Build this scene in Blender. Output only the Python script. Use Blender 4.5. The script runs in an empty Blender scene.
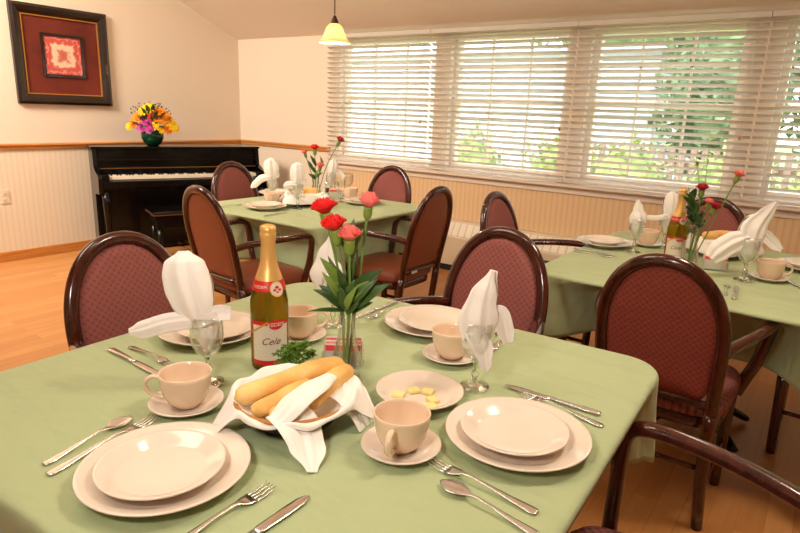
import bpy, bmesh, math, random
from mathutils import Vector, Matrix
random.seed(7)
PI = math.pi
scene = bpy.context.scene
COL = scene.collection

# ------------------------------------------------------------------ materials
def srgb(r, g, b):
    f = lambda c: (c/255/12.92) if c/255 <= .04045 else ((c/255+.055)/1.055)**2.4
    return (f(r), f(g), f(b), 1)

def mat(name, col, rough=.5, metal=0, spec=.5, coat=0, trans=0, ior=1.45, emis=None, es=0, bump=None, alpha=1, sheen=0, sss=0):
    m = bpy.data.materials.new(name); m.use_nodes = True
    b = m.node_tree.nodes['Principled BSDF']
    b.inputs['Base Color'].default_value = col
    b.inputs['Roughness'].default_value = rough
    b.inputs['Metallic'].default_value = metal
    b.inputs['Specular IOR Level'].default_value = spec
    b.inputs['Coat Weight'].default_value = coat
    b.inputs['Transmission Weight'].default_value = trans
    b.inputs['IOR'].default_value = ior
    b.inputs['Sheen Weight'].default_value = sheen
    if sss:
        b.inputs['Subsurface Weight'].default_value = sss
        b.inputs['Subsurface Scale'].default_value = .004
    if emis: 
        b.inputs['Emission Color'].default_value = emis
        b.inputs['Emission Strength'].default_value = es
    if bump:
        noise_bump(m, *bump)
    return m

def N(m, t, **kw):
    n = m.node_tree.nodes.new(t)
    for k, v in kw.items(): setattr(n, k, v)
    return n
def L(m, a, b): m.node_tree.links.new(a, b)
def bsdf(m): return m.node_tree.nodes['Principled BSDF']

def noise_bump(m, scale, strength, dist=.01, detail=3, stretch=(1,1,1)):
    tc = N(m, 'ShaderNodeTexCoord'); mp = N(m, 'ShaderNodeMapping'); mp.inputs['Scale'].default_value = stretch
    no = N(m, 'ShaderNodeTexNoise'); no.inputs['Scale'].default_value = scale; no.inputs['Detail'].default_value = detail
    bu = N(m, 'ShaderNodeBump'); bu.inputs['Strength'].default_value = strength; bu.inputs['Distance'].default_value = dist
    L(m, tc.outputs['Object'], mp.inputs['Vector']); L(m, mp.outputs[0], no.inputs['Vector'])
    L(m, no.outputs['Fac'], bu.inputs['Height']); L(m, bu.outputs[0], bsdf(m).inputs['Normal'])
    return no

def noise_color(m, scale, stops, detail=4, stretch=(1,1,1), coord='Object', dist=0):
    tc = N(m, 'ShaderNodeTexCoord'); mp = N(m, 'ShaderNodeMapping'); mp.inputs['Scale'].default_value = stretch
    no = N(m, 'ShaderNodeTexNoise'); no.inputs['Scale'].default_value = scale; no.inputs['Detail'].default_value = detail
    no.inputs['Distortion'].default_value = dist
    cr = N(m, 'ShaderNodeValToRGB')
    e = cr.color_ramp.elements
    e[0].position, e[0].color = stops[0]; e[1].position, e[1].color = stops[-1]
    for p, c in stops[1:-1]:
        x = e.new(p); x.color = c
    L(m, tc.outputs[coord], mp.inputs['Vector']); L(m, mp.outputs[0], no.inputs['Vector'])
    L(m, no.outputs['Fac'], cr.inputs['Fac']); L(m, cr.outputs[0], bsdf(m).inputs['Base Color'])

M = {}
M['wall'] = mat('wall_paint', srgb(234,217,196), .75, bump=(180, .08, .002))
M['ceiling'] = mat('ceiling_paint', srgb(246,232,214), .85)
M['trim_white'] = mat('white_trim', srgb(232,218,200), .45)
M['oak'] = mat('oak_trim', srgb(196,128,62), .35); noise_color(M['oak'], 6, [(.3, srgb(184,112,48)), (.7, srgb(212,146,78))], stretch=(.5,.5,14))
M['wood_dark'] = mat('mahogany_wood', srgb(66,24,16), .2, coat=.6); noise_color(M['wood_dark'], 9, [(.3, srgb(48,18,12)), (.7, srgb(84,34,20))], stretch=(4,4,.6))
M['wood_dark'].node_tree.nodes['Principled BSDF'].inputs['Coat Roughness'].default_value = .12
M['vinyl'] = mat('brown_vinyl', srgb(136,70,46), .38, bump=(300, .1, .001))
M['cloth_green'] = mat('sage_tablecloth', srgb(176,188,142), .8, sheen=.1); noise_bump(M['cloth_green'], 4, .8, .035, 3, (1,2.2,1))
M['china'] = mat('cream_china', srgb(236,220,202), .18, coat=.5)
M['china_tan'] = mat('tan_china', srgb(236,208,178), .22, coat=.4)
M['steel'] = mat('polished_steel', srgb(228,226,222), .26, 1)
M['napkin'] = mat('white_napkin', srgb(250,243,234), .85, bump=(28, .35, .006))
M['glass'] = mat('clear_glass', (1,1,1,1), .02, trans=1, ior=1.45)
def thin_glass(name, tint, edge=.75, base=.035):
    m = bpy.data.materials.new(name); m.use_nodes = True; nt = m.node_tree; nt.nodes.remove(nt.nodes['Principled BSDF'])
    out = nt.nodes['Material Output']; tr = nt.nodes.new('ShaderNodeBsdfTransparent'); tr.inputs[0].default_value = tint
    gl = nt.nodes.new('ShaderNodeBsdfGlossy'); gl.inputs['Roughness'].default_value = .03; gl.inputs['Color'].default_value = (1,1,1,1)
    lw = nt.nodes.new('ShaderNodeLayerWeight'); lw.inputs['Blend'].default_value = .35
    mr = nt.nodes.new('ShaderNodeMapRange'); mr.inputs['To Min'].default_value = base; mr.inputs['To Max'].default_value = edge
    mx = nt.nodes.new('ShaderNodeMixShader')
    nt.links.new(lw.outputs['Facing'], mr.inputs['Value']); nt.links.new(mr.outputs[0], mx.inputs[0])
    nt.links.new(tr.outputs[0], mx.inputs[1]); nt.links.new(gl.outputs[0], mx.inputs[2]); nt.links.new(mx.outputs[0], out.inputs['Surface'])
    return m
M['glass'] = thin_glass('clear_thin_glass', (.97,.98,.97,1))
M['glass_solid'] = mat('solid_glass', (1,1,1,1), .02, trans=1, ior=1.42)
M['glass_green'] = mat('green_glass', srgb(170,166,50), .04, trans=.9, ior=1.3)
M['glass_darkgreen'] = mat('dark_green_glass', srgb(20,80,50), .06, trans=.55, ior=1.4)
M['foil'] = mat('gold_foil', srgb(232,182,106), .38, .45, bump=(90, .3, .002))
M['label_white'] = mat('cream_label', srgb(226,212,190), .5)
M['label_red'] = mat('red_label', srgb(206,30,24), .45)
M['label_gold'] = mat('gold_stripe', srgb(214,160,50), .35, .4)
M['ink_brown'] = mat('brown_ink', srgb(120,60,50), .6)
M['ink_white'] = mat('white_ink', srgb(240,225,210), .6)
M['red_petal'] = mat('red_petal', srgb(226,24,22), .6, sss=.1)
M['dark_red_petal'] = mat('crimson_petal', srgb(170,18,40), .6)
M['pink_petal'] = mat('coral_petal', srgb(240,120,110), .6, sss=.1)
M['stem_green'] = mat('stem_green', srgb(110,140,70), .5)
M['leaf'] = mat('dark_leaf', srgb(52,88,34), .42); noise_color(M['leaf'], 12, [(.3, srgb(34,62,26)), (.7, srgb(74,104,46))])
M['leaf_light'] = mat('light_leaf', srgb(122,146,60), .45)
M['parsley'] = mat('parsley_green', srgb(92,130,34), .55)
M['bread'] = mat('golden_bread', srgb(222,164,86), .6, bump=(40, .25, .004)); noise_color(M['bread'], 14, [(.25, srgb(250,220,150)), (.5, srgb(242,192,112)), (.8, srgb(220,152,72))])
M['butter'] = mat('pale_butter', srgb(250,226,150), .4, sss=.2)
M['basket'] = mat('black_basket', srgb(34,26,24), .5, bump=(120, .6, .004))
M['wicker'] = mat('rattan_rim', srgb(190,130,60), .5, bump=(150, .6, .004))
M['black'] = mat('piano_black', srgb(9,7,7), .25, spec=.35, coat=.15)
M['brass'] = mat('brass', srgb(200,150,70), .3, 1)
M['ivory'] = mat('ivory_keys', srgb(238,222,196), .3)
M['metal_white'] = mat('enamelled_metal', srgb(216,198,168), .45)
M['radiator_slot'] = mat('radiator_grille', srgb(240,228,208), .6)
M['gap_shade'] = mat('painted_gap_shade', srgb(20,18,18), .6)
M['packet_pink'] = mat('pink_packets', srgb(236,70,70), .6)
M['packet_white'] = mat('white_packets', srgb(238,225,215), .6)
M['frame_dark'] = mat('espresso_frame', srgb(34,20,14), .28, coat=.4)
M['frame_gold'] = mat('gold_fillet', srgb(196,134,56), .35, .6)
M['outlet'] = mat('outlet_plastic', srgb(232,216,194), .4)
M['slot'] = mat('outlet_slot', srgb(90,70,55), .5)
M['blind'] = mat('white_blind_slat', srgb(236,222,206), .5)
M['cord'] = mat('blind_cord', srgb(220,208,190), .7)
M['knob_wood'] = mat('cord_tassel', srgb(200,140,80), .4)
M['pepper'] = mat('ground_pepper', srgb(70,60,50), .8)
M['water'] = mat('vase_water', (.95,1,.92,1), .0, trans=1, ior=1.33)
M['tag'] = mat('white_tag', srgb(225,215,205), .5)
M['bulb'] = mat('lamp_bulb', (1,.85,.55,1), .5, emis=(1,.72,.36,1), es=18)
def translucent(name, col, tcol, f):
    m = mat(name, col, .5); nt = m.node_tree; b = bsdf(m); t = N(m, 'ShaderNodeBsdfTranslucent'); t.inputs[0].default_value = tcol
    x = N(m, 'ShaderNodeMixShader'); x.inputs[0].default_value = f
    L(m, b.outputs[0], x.inputs[1]); L(m, t.outputs[0], x.inputs[2]); L(m, x.outputs[0], nt.nodes['Material Output'].inputs['Surface']); return m
M['shade'] = translucent('amber_glass_shade', srgb(255,238,205), (1,.84,.52,1), .6)
M['blind'] = translucent('white_blind_slat', srgb(240,230,218), srgb(244,242,240), .38)
M['bronze'] = mat('bronze_fitting', srgb(80,58,40), .4, .7)

# chair upholstery: staggered dots woven in mauve
def dotted(name, base, dark, light, s):
    m = mat(name, base, .8, sheen=.0)
    tc = N(m, 'ShaderNodeTexCoord'); mp = N(m, 'ShaderNodeMapping')
    mp.inputs['Rotation'].default_value = (0, PI/4, 0); mp.inputs['Scale'].default_value = (s, 0, s)
    vo = N(m, 'ShaderNodeTexVoronoi'); vo.inputs['Scale'].default_value = 1; vo.inputs['Randomness'].default_value = .12
    cr = N(m, 'ShaderNodeValToRGB'); e = cr.color_ramp.elements
    e[0].position = .16; e[0].color = dark; e[1].position = .34; e[1].color = base
    x = e.new(.62); x.color = light
    L(m, tc.outputs['Object'], mp.inputs['Vector']); L(m, mp.outputs[0], vo.inputs['Vector'])
    L(m, vo.outputs['Distance'], cr.inputs['Fac']); L(m, cr.outputs[0], bsdf(m).inputs['Base Color'])
    bu = N(m, 'ShaderNodeBump'); bu.inputs['Strength'].default_value = .35; bu.inputs['Distance'].default_value = .003
    L(m, vo.outputs['Distance'], bu.inputs['Height']); L(m, bu.outputs[0], bsdf(m).inputs['Normal'])
    return m
M['fabric'] = dotted('mauve_dotted_fabric', srgb(148,82,74), srgb(130,69,63), srgb(152,87,79), 66)
M['fabric_red'] = dotted('brick_dotted_fabric', srgb(146,66,50), srgb(128,56,43), srgb(152,72,56), 66)
def dotted_seat():
    m = dotted('mauve_seat_fabric', srgb(138,80,76), srgb(104,54,52), srgb(158,98,92), 58)
    for n in m.node_tree.nodes:
        if n.type == 'MAPPING':
            n.inputs['Rotation'].default_value = (0,0,PI/4); n.inputs['Scale'].default_value = (58,58,0)
    return m
M['fabric_seat'] = dotted_seat()

# floor: narrow strip wood laminate
def floor_mat():
    m = mat('maple_strip_floor', srgb(206,146,84), .32)
    tc = N(m, 'ShaderNodeTexCoord'); mp = N(m, 'ShaderNodeMapping'); mp.inputs['Rotation'].default_value = (0,0,PI/2)
    br = N(m, 'ShaderNodeTexBrick'); br.offset = .37; br.inputs['Scale'].default_value = 1
    br.inputs['Brick Width'].default_value = 1.1; br.inputs['Row Height'].default_value = .085; br.inputs['Mortar Size'].default_value = .0012
    br.inputs['Color1'].default_value = srgb(212,152,92); br.inputs['Color2'].default_value = srgb(196,134,76); br.inputs['Mortar'].default_value = srgb(180,120,64)
    no = N(m, 'ShaderNodeTexNoise'); no.inputs['Scale'].default_value = 5; no.inputs['Detail'].default_value = 6
    mp2 = N(m, 'ShaderNodeMapping'); mp2.inputs['Scale'].default_value = (10,.7,1)
    mx = N(m, 'ShaderNodeMixRGB'); mx.blend_type = 'MULTIPLY'; mx.inputs['Fac'].default_value = .5
    cr = N(m, 'ShaderNodeValToRGB'); cr.color_ramp.elements[0].color = (.6,.52,.45,1); cr.color_ramp.elements[1].color = (1.15,1.1,1.05,1)
    L(m, tc.outputs['Object'], mp.inputs['Vector']); L(m, mp.outputs[0], br.inputs['Vector'])
    L(m, tc.outputs['Object'], mp2.inputs['Vector']); L(m, mp2.outputs[0], no.inputs['Vector'])
    L(m, no.outputs['Fac'], cr.inputs['Fac']); L(m, br.outputs['Color'], mx.inputs[1]); L(m, cr.outputs[0], mx.inputs[2])
    L(m, mx.outputs[0], bsdf(m).inputs['Base Color'])
    return m
M['floor'] = floor_mat()

# striped wainscot paper below the rail
def wainscot_mat(ca=srgb(236,220,196), cb=srgb(231,213,187)):
    m = mat('striped_wallpaper', srgb(228,210,182), .7)
    tc = N(m, 'ShaderNodeTexCoord'); sx = N(m, 'ShaderNodeSeparateXYZ'); ad = N(m, 'ShaderNodeMath', operation='ADD')
    mu = N(m, 'ShaderNodeMath', operation='MULTIPLY'); mu.inputs[1].default_value = 2*PI/.045
    si = N(m, 'ShaderNodeMath', operation='SINE'); cr = N(m, 'ShaderNodeValToRGB')
    cr.color_ramp.elements[0].position = 0; cr.color_ramp.elements[0].color = ca
    cr.color_ramp.elements[1].position = .8; cr.color_ramp.elements[1].color = cb
    L(m, tc.outputs['Object'], sx.inputs[0]); L(m, sx.outputs['X'], ad.inputs[0]); L(m, sx.outputs['Y'], ad.inputs[1])
    L(m, ad.outputs[0], mu.inputs[0]); L(m, mu.outputs[0], si.inputs[0]); L(m, si.outputs[0], cr.inputs['Fac'])
    L(m, cr.outputs[0], bsdf(m).inputs['Base Color'])
    return m
M['wainscot'] = wainscot_mat()
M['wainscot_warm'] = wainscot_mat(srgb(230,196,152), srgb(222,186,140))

# ------------------------------------------------------------------ helpers
def tag(o, label=None, cat=None, group=None, kind=None):
    if label: o['label'] = label
    if cat: o['category'] = cat
    if group: o['group'] = group
    if kind: o['kind'] = kind
    return o
def empty(name, loc=(0,0,0), rz=0, label=None, cat=None, group=None):
    o = bpy.data.objects.new(name, None); COL.objects.link(o)
    o.location = loc; o.rotation_euler = (0,0,rz); o.empty_display_size = .05
    return tag(o, label, cat, group)
def link(name, bm, mats, parent=None, smooth=True, loc=None, rz=0):
    me = bpy.data.meshes.new(name)
    bmesh.ops.recalc_face_normals(bm, faces=bm.faces)
    bm.to_mesh(me); bm.free()
    if not isinstance(mats, (list, tuple)): mats = [mats]
    for m in mats: me.materials.append(m)
    if smooth:
        for p in me.polygons: p.use_smooth = True
    o = bpy.data.objects.new(name, me); COL.objects.link(o)
    if parent: o.parent = parent
    if loc: o.location = loc
    if rz: o.rotation_euler = (0,0,rz)
    return o
def sharp(o, ang=40):
    me = o.data
    bm = bmesh.new(); bm.from_mesh(me)
    for e in bm.edges:
        if len(e.link_faces) == 2 and e.calc_face_angle(0) > math.radians(ang): e.smooth = False
    bm.to_mesh(me); bm.free()
    return o
def B(): return bmesh.new()
def box(bm, x0,x1,y0,y1,z0,z1, bev=0, mi=0):
    r = bmesh.ops.create_cube(bm, size=1)
    vs = r['verts']
    for v in vs:
        v.co = Vector((x0+(v.co.x+.5)*(x1-x0), y0+(v.co.y+.5)*(y1-y0), z0+(v.co.z+.5)*(z1-z0)))
    fs = {f for v in vs for f in v.link_faces}
    for f in fs: f.material_index = mi
    if bev:
        es = list({e for v in vs for e in v.link_edges})
        r2 = bmesh.ops.bevel(bm, geom=es, offset=bev, segments=2, affect='EDGES', profile=.5)
        for f in r2['faces']: f.material_index = mi
def lathe(bm, prof, seg=40, c=(0,0,0), mi=0, close=False, sx=1, sy=1):
    rings = []
    for r, z in prof:
        if r < 1e-6: rings.append([bm.verts.new((c[0], c[1], c[2]+z))])
        else: rings.append([bm.verts.new((c[0]+sx*r*math.cos(2*PI*i/seg), c[1]+sy*r*math.sin(2*PI*i/seg), c[2]+z)) for i in range(seg)])
    for a, b in zip(rings, rings[1:]):
        for i in range(seg):
            j = (i+1) % seg
            if len(a) == 1 and len(b) == 1: continue
            if len(a) == 1: f = bm.faces.new((a[0], b[i], b[j]))
            elif len(b) == 1: f = bm.faces.new((a[i], a[j], b[0]))
            else: f = bm.faces.new((a[i], a[j], b[j], b[i]))
            f.material_index = mi
def smooth_path(pts, n=6, closed=False):
    P = [Vector(p) for p in pts]; out = []
    m = len(P)
    for i in range(m-1):
        p0 = P[i-1] if i else P[0]*2-P[1]
        p1, p2 = P[i], P[i+1]
        p3 = P[i+2] if i+2 < m else P[-1]*2-P[-2]
        for k in range(n):
            t = k/n
            out.append(.5*((2*p1)+(-p0+p2)*t+(2*p0-5*p1+4*p2-p3)*t*t+(-p0+3*p1-3*p2+p3)*t**3))
    out.append(P[-1]); return out
def sweep(bm, path, ra, rb=None, hint=(0,1,0), seg=12, mi=0, cap=True):
    """tube along path; ra/rb half sizes (number or function of t) along side and hint direction"""
    rb = ra if rb is None else rb
    fa = ra if callable(ra) else (lambda t: ra); fb = rb if callable(rb) else (lambda t: rb)
    n = len(path); rings = []; hv = Vector(hint)
    for i, p in enumerate(path):
        t = (path[min(i+1, n-1)]-path[max(i-1, 0)]).normalized()
        s = t.cross(hv)
        if s.length < .05: s = t.cross(Vector((1,.3,.2)))
        s.normalize(); u = s.cross(t).normalized()
        a, b = fa(i/(n-1)), fb(i/(n-1))
        rings.append([bm.verts.new(p + s*a*math.cos(2*PI*k/seg) + u*b*math.sin(2*PI*k/seg)) for k in range(seg)])
    for a, b in zip(rings, rings[1:]):
        for k in range(seg):
            j = (k+1) % seg
            f = bm.faces.new((a[k], a[j], b[j], b[k])); f.material_index = mi
    if cap:
        for r, rev in ((rings[0], True), (rings[-1], False)):
            f = bm.faces.new(list(reversed(r)) if rev else r); f.material_index = mi
def copy_tree(o, parent=None):
    c = o.copy(); COL.objects.link(c); c.parent = parent
    for ch in [x for x in list(COL.objects) if x.parent is o]:
        copy_tree(ch, c)
    return c

# ------------------------------------------------------------------ camera
cd = bpy.data.cameras.new('camera'); cam = bpy.data.objects.new('camera', cd); COL.objects.link(cam)
R = Matrix(((0.80876368,-0.17496303,0.56150624),(0.58699174,0.18066301,-0.78917778),(0.03663353,0.96785785,0.24881554)))
cam.matrix_world = Matrix.Translation((0,0,1.38)) @ R.to_4x4()
cd.sensor_width = 36; cd.lens = 605/800*36; cd.clip_start = .02
scene.camera = cam

# ------------------------------------------------------------------ room shell
XL, XR, YB, YW = -5.68, 3.2, -3.4, 4.71
ZW, SL = 2.08, .40
YR = .4; ZR = ZW + SL*(YW-YR)
WINS = [(-4.15,-3.04), (-2.88,-1.83), (-1.66,-.62), (-.42,.70)]     # glass openings
WZ0, WZ1 = .90, 2.03
def wall_window():
    bm = B(); t = .14
    box(bm, XL-.1, XR+.1, YW, YW+t, 0, WZ0); box(bm, XL-.1, XR+.1, YW, YW+t, WZ1, ZW+.06)
    xs = [XL-.1] + [v for w in WINS for v in w] + [XR+.1]
    for a, b in zip(xs[::2], xs[1::2]): box(bm, a, b, YW, YW+t, WZ0, WZ1)
    return bm
def gable(x0, x1):
    bm = B()
    out = [(YB,0),(YW+.14,0),(YW+.14,ZW-SL*.14+.0),(YR,ZR),(YB,ZR)]
    a = [bm.verts.new((x0,y,z)) for y,z in out]; b = [bm.verts.new((x1,y,z)) for y,z in out]
    bm.faces.new(a); bm.faces.new(b)
    for i in range(5): bm.faces.new((a[i], a[(i+1)%5], b[(i+1)%5], b[i]))
    return bm
def struct(name, bm, m, smooth=False):
    o = link(name, bm, m, smooth=smooth); o['kind'] = 'structure'; return o
bm = B(); box(bm, XL-.15, XR+.15, YB-.15, YW+.14, -.1, 0); struct('floor', bm, M['floor'])
struct('wall_back', wall_window(), M['wall'])
struct('wall_left', gable(XL-.12, XL), M['wall'])
struct('wall_right', gable(XR, XR+.12), M['wall'])
bm = B(); box(bm, XL-.1, XR+.1, YB-.12, YB, 0, ZR); struct('wall_front', bm, M['wall'])
bm = B()
prof = [(YW+.16, ZW-SL*.16), (YR, ZR), (YB-.12, ZR)]
a = [[bm.verts.new((x, y, z+dz)) for y, z in prof] for x, dz in ((XL-.12,0),(XR+.12,0),(XR+.12,.1),(XL-.12,.1))]
for i in range(4):
    for k in range(2): bm.faces.new((a[i][k], a[i][k+1], a[(i+1)%4][k+1], a[(i+1)%4][k]))
for k in (0,2): bm.faces.new([a[i][k] for i in range(4)])
struct('ceiling', bm, M['ceiling'])
# wainscot panels, chair rails, baseboards
bm = B(); box(bm, XL, XL+.006, YB, YW, .08, .955); struct('trim_1', bm, M['wainscot'])
bm = B(); box(bm, -4.28, XR, YW-.006, YW, .06, .80); struct('trim_2', bm, M['wainscot_warm'])
def rail(name, ax):
    bm = B()
    if ax == 'y':
        box(bm, XL, XL+.022, YB, YW, .945, .995, .006); box(bm, XL, XL+.034, YB, YW, .975, .990, .004)
    else:
        box(bm, XL, -4.28, YW-.022, YW, .945, .995, .006); box(bm, XL, -4.28, YW-.034, YW, .975, .990, .004)
    return struct(name, bm, M['oak'])
rail('trim_3', 'y'); rail('trim_4', 'x')
bm = B(); box(bm, XL, XL+.018, YB, YW, 0, .085, .005); struct('baseboard_left', bm, M['oak'])
bm = B(); box(bm, XL, XR, YW-.018, YW, 0, .08, .005); struct('baseboard_back', bm, M['oak'])
# window casing (mullion boards), head and sill
bm = B()
box(bm, -4.25, 1.0, YW-.02, YW, WZ1-.01, ZW-.01, .003)
for x0, x1 in ((-4.25,-4.15),(-3.04,-2.88),(-1.83,-1.66),(-.62,-.42),(.70,.95)): box(bm, x0, x1, YW-.02, YW, .86, WZ1, .004)
struct('trim_5', bm, M['wall'])
bm = B()
box(bm, -4.29, 1.0, YW-.075, YW, .845, .875, .006); box(bm, -4.27, 1.0, YW-.022, YW, .79, .845, .004)
struct('trim_6', bm, M['trim_white'])
# double hung windows
glassw = thin_glass('window_glass', (.97,.98,.98,1), .3, .03)
for i, (x0, x1) in enumerate(WINS):
    w = empty('window_%d' % (i+1), ((x0+x1)/2, YW+.08, WZ0)); w['kind'] = 'structure'
    hw = (x1-x0)/2; H = WZ1-WZ0; zm = 1.486-WZ0
    bm = B()
    for a0,a1,b0,b1 in ((-hw,hw,0,.045),(-hw,hw,H-.045,H),(-hw,-hw+.045,.045,H-.045),(hw-.045,hw,.045,H-.045)):
        box(bm, a0, a1, -.03, .04, b0, b1, .003)
    box(bm, -hw+.04, hw-.04, -.03, .03, zm-.022, zm+.022, .003)
    link('sash_frame', bm, M['trim_white'], w, False)
    bm = B()
    for s in (-1, 1):
        gx = s*hw/3
        box(bm, gx-.008, gx+.008, -.004, .010, .045, H-.045)
    for zz in (zm/2, zm+(H-zm)/2): box(bm, -hw+.045, hw-.045, -.004, .010, zz-.008, zz+.008)
    link('muntin_grid', bm, M['trim_white'], w, False)
    bm = B(); box(bm, -hw+.045, hw-.045, .0, .004, .045, H-.045); link('pane', bm, glassw, w, False)
# venetian blinds, each hung in front of its casing
BL = [(-4.26,-3.055),(-3.05,-1.755),(-1.75,-.515),(-.51,.80)]
bl_labels = ['white slatted blind over the leftmost window, beside the hanging lamp', 'white slatted blind over the second window from the left',
             'white slatted blind over the third window, green foliage behind', 'white slatted blind over the rightmost window, cut by the frame']
for i, (x0, x1) in enumerate(BL):
    yb = YW-.075
    r = empty('window_blind', ((x0+x1)/2, yb, .885), 0, bl_labels[i], 'blind', 'blinds along the window wall')
    hw = (x1-x0)/2; top = 2.068-.885
    bm = B(); box(bm, -hw, hw, -.028, .028, top-.035, top, .003); link('headrail', bm, M['blind'], r, False)
    bm = B(); box(bm, -hw, hw, -.026, .026, .0, .018, .004); link('bottom_rail', bm, M['blind'], r, False)
    bm = B(); nz = 24; pitch = (top-.04-.03)/nz; ta = math.radians(-25)
    for k in range(nz):
        zc = .04 + k*pitch + random.uniform(-.001,.001); d = .0245
        pr = []
        for q in (-1,-.5,0,.5,1):
            yy = q*d; crown = .0028*(1-q*q)
            pr.append((yy*math.cos(ta)-crown*math.sin(ta), yy*math.sin(ta)+crown*math.cos(ta)))
        ring = []
        for xx in (-hw+.004, hw-.004):
            ring.append([bm.verts.new((xx, y, zc+z+.0014)) for y,z in pr] + [bm.verts.new((xx, y, zc+z-.0014)) for y,z in reversed(pr)])
        n = len(ring[0])
        for j in range(n): bm.faces.new((ring[0][j], ring[0][(j+1)%n], ring[1][(j+1)%n], ring[1][j]))
        bm.faces.new(ring[0]); bm.faces.new(ring[1])
    link('slats', bm, M['blind'], r, False)
    for xx in (-hw+.13, hw-.13, 0) if hw > .3 else (0,):
        bm = B()
        for yy in (-.0265, .0265): sweep(bm, [Vector((xx,yy,.01)), Vector((xx,yy,top-.04))], .0011, seg=5)
        link('ladder_cord', bm, M['cord'], r)
    bm = B(); sweep(bm, [Vector((hw-.06,-.032,top-.05)), Vector((hw-.06,-.034,.42))], .0012, seg=5)
    c = link('pull_cord', bm, M['cord'], r)
    bm = B(); lathe(bm, [(0,0),(.008,.003),(.009,.02),(.004,.032),(0,.034)], 12, (hw-.06,-.034,.39)); link('tassel', bm, M['knob_wood'], c)

# baseboard heater under the windows
hr = empty('radiator', (-1.45, YW, 0), 0, 'long white baseboard radiator with slotted top grille under the windows', 'radiator')
bm = B()
hw = 1.75
pts = [(-.008,.06),(-.15,.06),(-.15,.31),(-.075,.45),(-.008,.45)]
rg = [[bm.verts.new((x,y,z)) for y,z in pts] for x in (-hw,hw)]
for j in range(5): bm.faces.new((rg[0][j],rg[0][(j+1)%5],rg[1][(j+1)%5],rg[1][j]))
bm.faces.new(rg[0]); bm.faces.new(rg[1])
link('cabinet', bm, M['metal_white'], hr, False)
bm = B(); k = 0
x = -hw+.04
d = Vector((0,.075,.14)).normalized(); nn = Vector((0,-.14,.075)).normalized()
while x < hw-.06:
    p0 = Vector((x,-.15,.31))+d*.018+nn*.0015; 
    q = [p0, p0+Vector((.052,0,0)), p0+Vector((.052,0,0))+d*.12, p0+d*.12]
    lo = [bm.verts.new(v-nn*.001) for v in q]; hi = [bm.verts.new(v+nn*.002) for v in q]
    bm.faces.new(hi)
    for j in range(4): bm.faces.new((lo[j],lo[(j+1)%4],hi[(j+1)%4],hi[j]))
    x += .066
link('grille', bm, M['radiator_slot'], hr, False)
bm = B(); box(bm, -hw+.01, hw-.01, -.13, -.01, .0, .06); link('kick_space', bm, M['gap_shade'], hr, False)  # solid black box: shade of the gap under the cabinet, put in as colour

# wall outlet
oe = empty('wall_outlet', (XL+.006, 2.18, .555), 0, 'small cream wall outlet low on the left wall', 'outlet')
bm = B(); box(bm, 0, .006, -.036, .036, -.058, .058, .002); link('cover_plate', bm, M['outlet'], oe, False)
for s in (-1,1):
    bm = B(); box(bm, .005, .0085, -.017, .017, s*.026-.015, s*.026+.015, .003); so = link('socket', bm, M['outlet'], oe, False)
    bm = B()
    for yy in (-.007,.007): box(bm, .008, .0092, yy-.0015, yy+.0015, s*.026-.005, s*.026+.007)
    link('slot', bm, M['slot'], so, False)

# ------------------------------------------------------------------ framed picture on the left wall
pf = empty('framed_picture', (XL, 2.775, 1.325), 0, 'large dark framed picture with small red square print on left wall', 'picture')
HW, HH = .405, .805
bm = B()
# bevelled moulding: outer to inner section
sec = [(0,.0),(0,.034),(.022,.046),(.052,.036),(.082,.018),(.082,.0)]
cor = [(-HW,0),(HW,0),(HW,HH),(-HW,HH)]; inn = [(1,1),(-1,1),(-1,-1),(1,-1)]
rings = [[bm.verts.new((h_, y+iy*o_, z+iz*o_)) for (y,z),(iy,iz) in zip(cor,inn)] for o_,h_ in sec]
for a_, b_ in zip(rings, rings[1:]):
    for j in range(4): bm.faces.new((a_[j],a_[(j+1)%4],b_[(j+1)%4],b_[j]))
link('frame_moulding', bm, M['frame_dark'], pf, False)
bm = B()
def border(bm, o0, o1, x0, x1, yc=0, z0=0, z1=HH, hw=HW):
    for a0,a1,b0,b1 in ((-hw+o0,hw-o0,z0+o0,z0+o1),(-hw+o0,hw-o0,z1-o1,z1-o0),(-hw+o0,-hw+o1,z0+o1,z1-o1),(hw-o1,hw-o0,z0+o1,z1-o1)):
        box(bm, x0, x1, yc+a0, yc+a1, b0, b1)
border(bm, .082, .091, .006, .024); link('gold_fillet', bm, M['frame_gold'], pf, False)
matm = mat('maroon_mat_board', srgb(104,34,20), .7); noise_color(matm, 3, [(.3, srgb(92,28,16)), (.7, srgb(122,44,24))])
bm = B(); box(bm, .004, .012, -HW+.090, HW-.090, .090, HH-.090); link('mat_board', bm, matm, pf, False)
bm = B(); border(bm, 0, .022, .012, .024, 0, .232, .588, .178); inf = link('inner_frame', bm, M['frame_dark'], pf, False)
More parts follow.
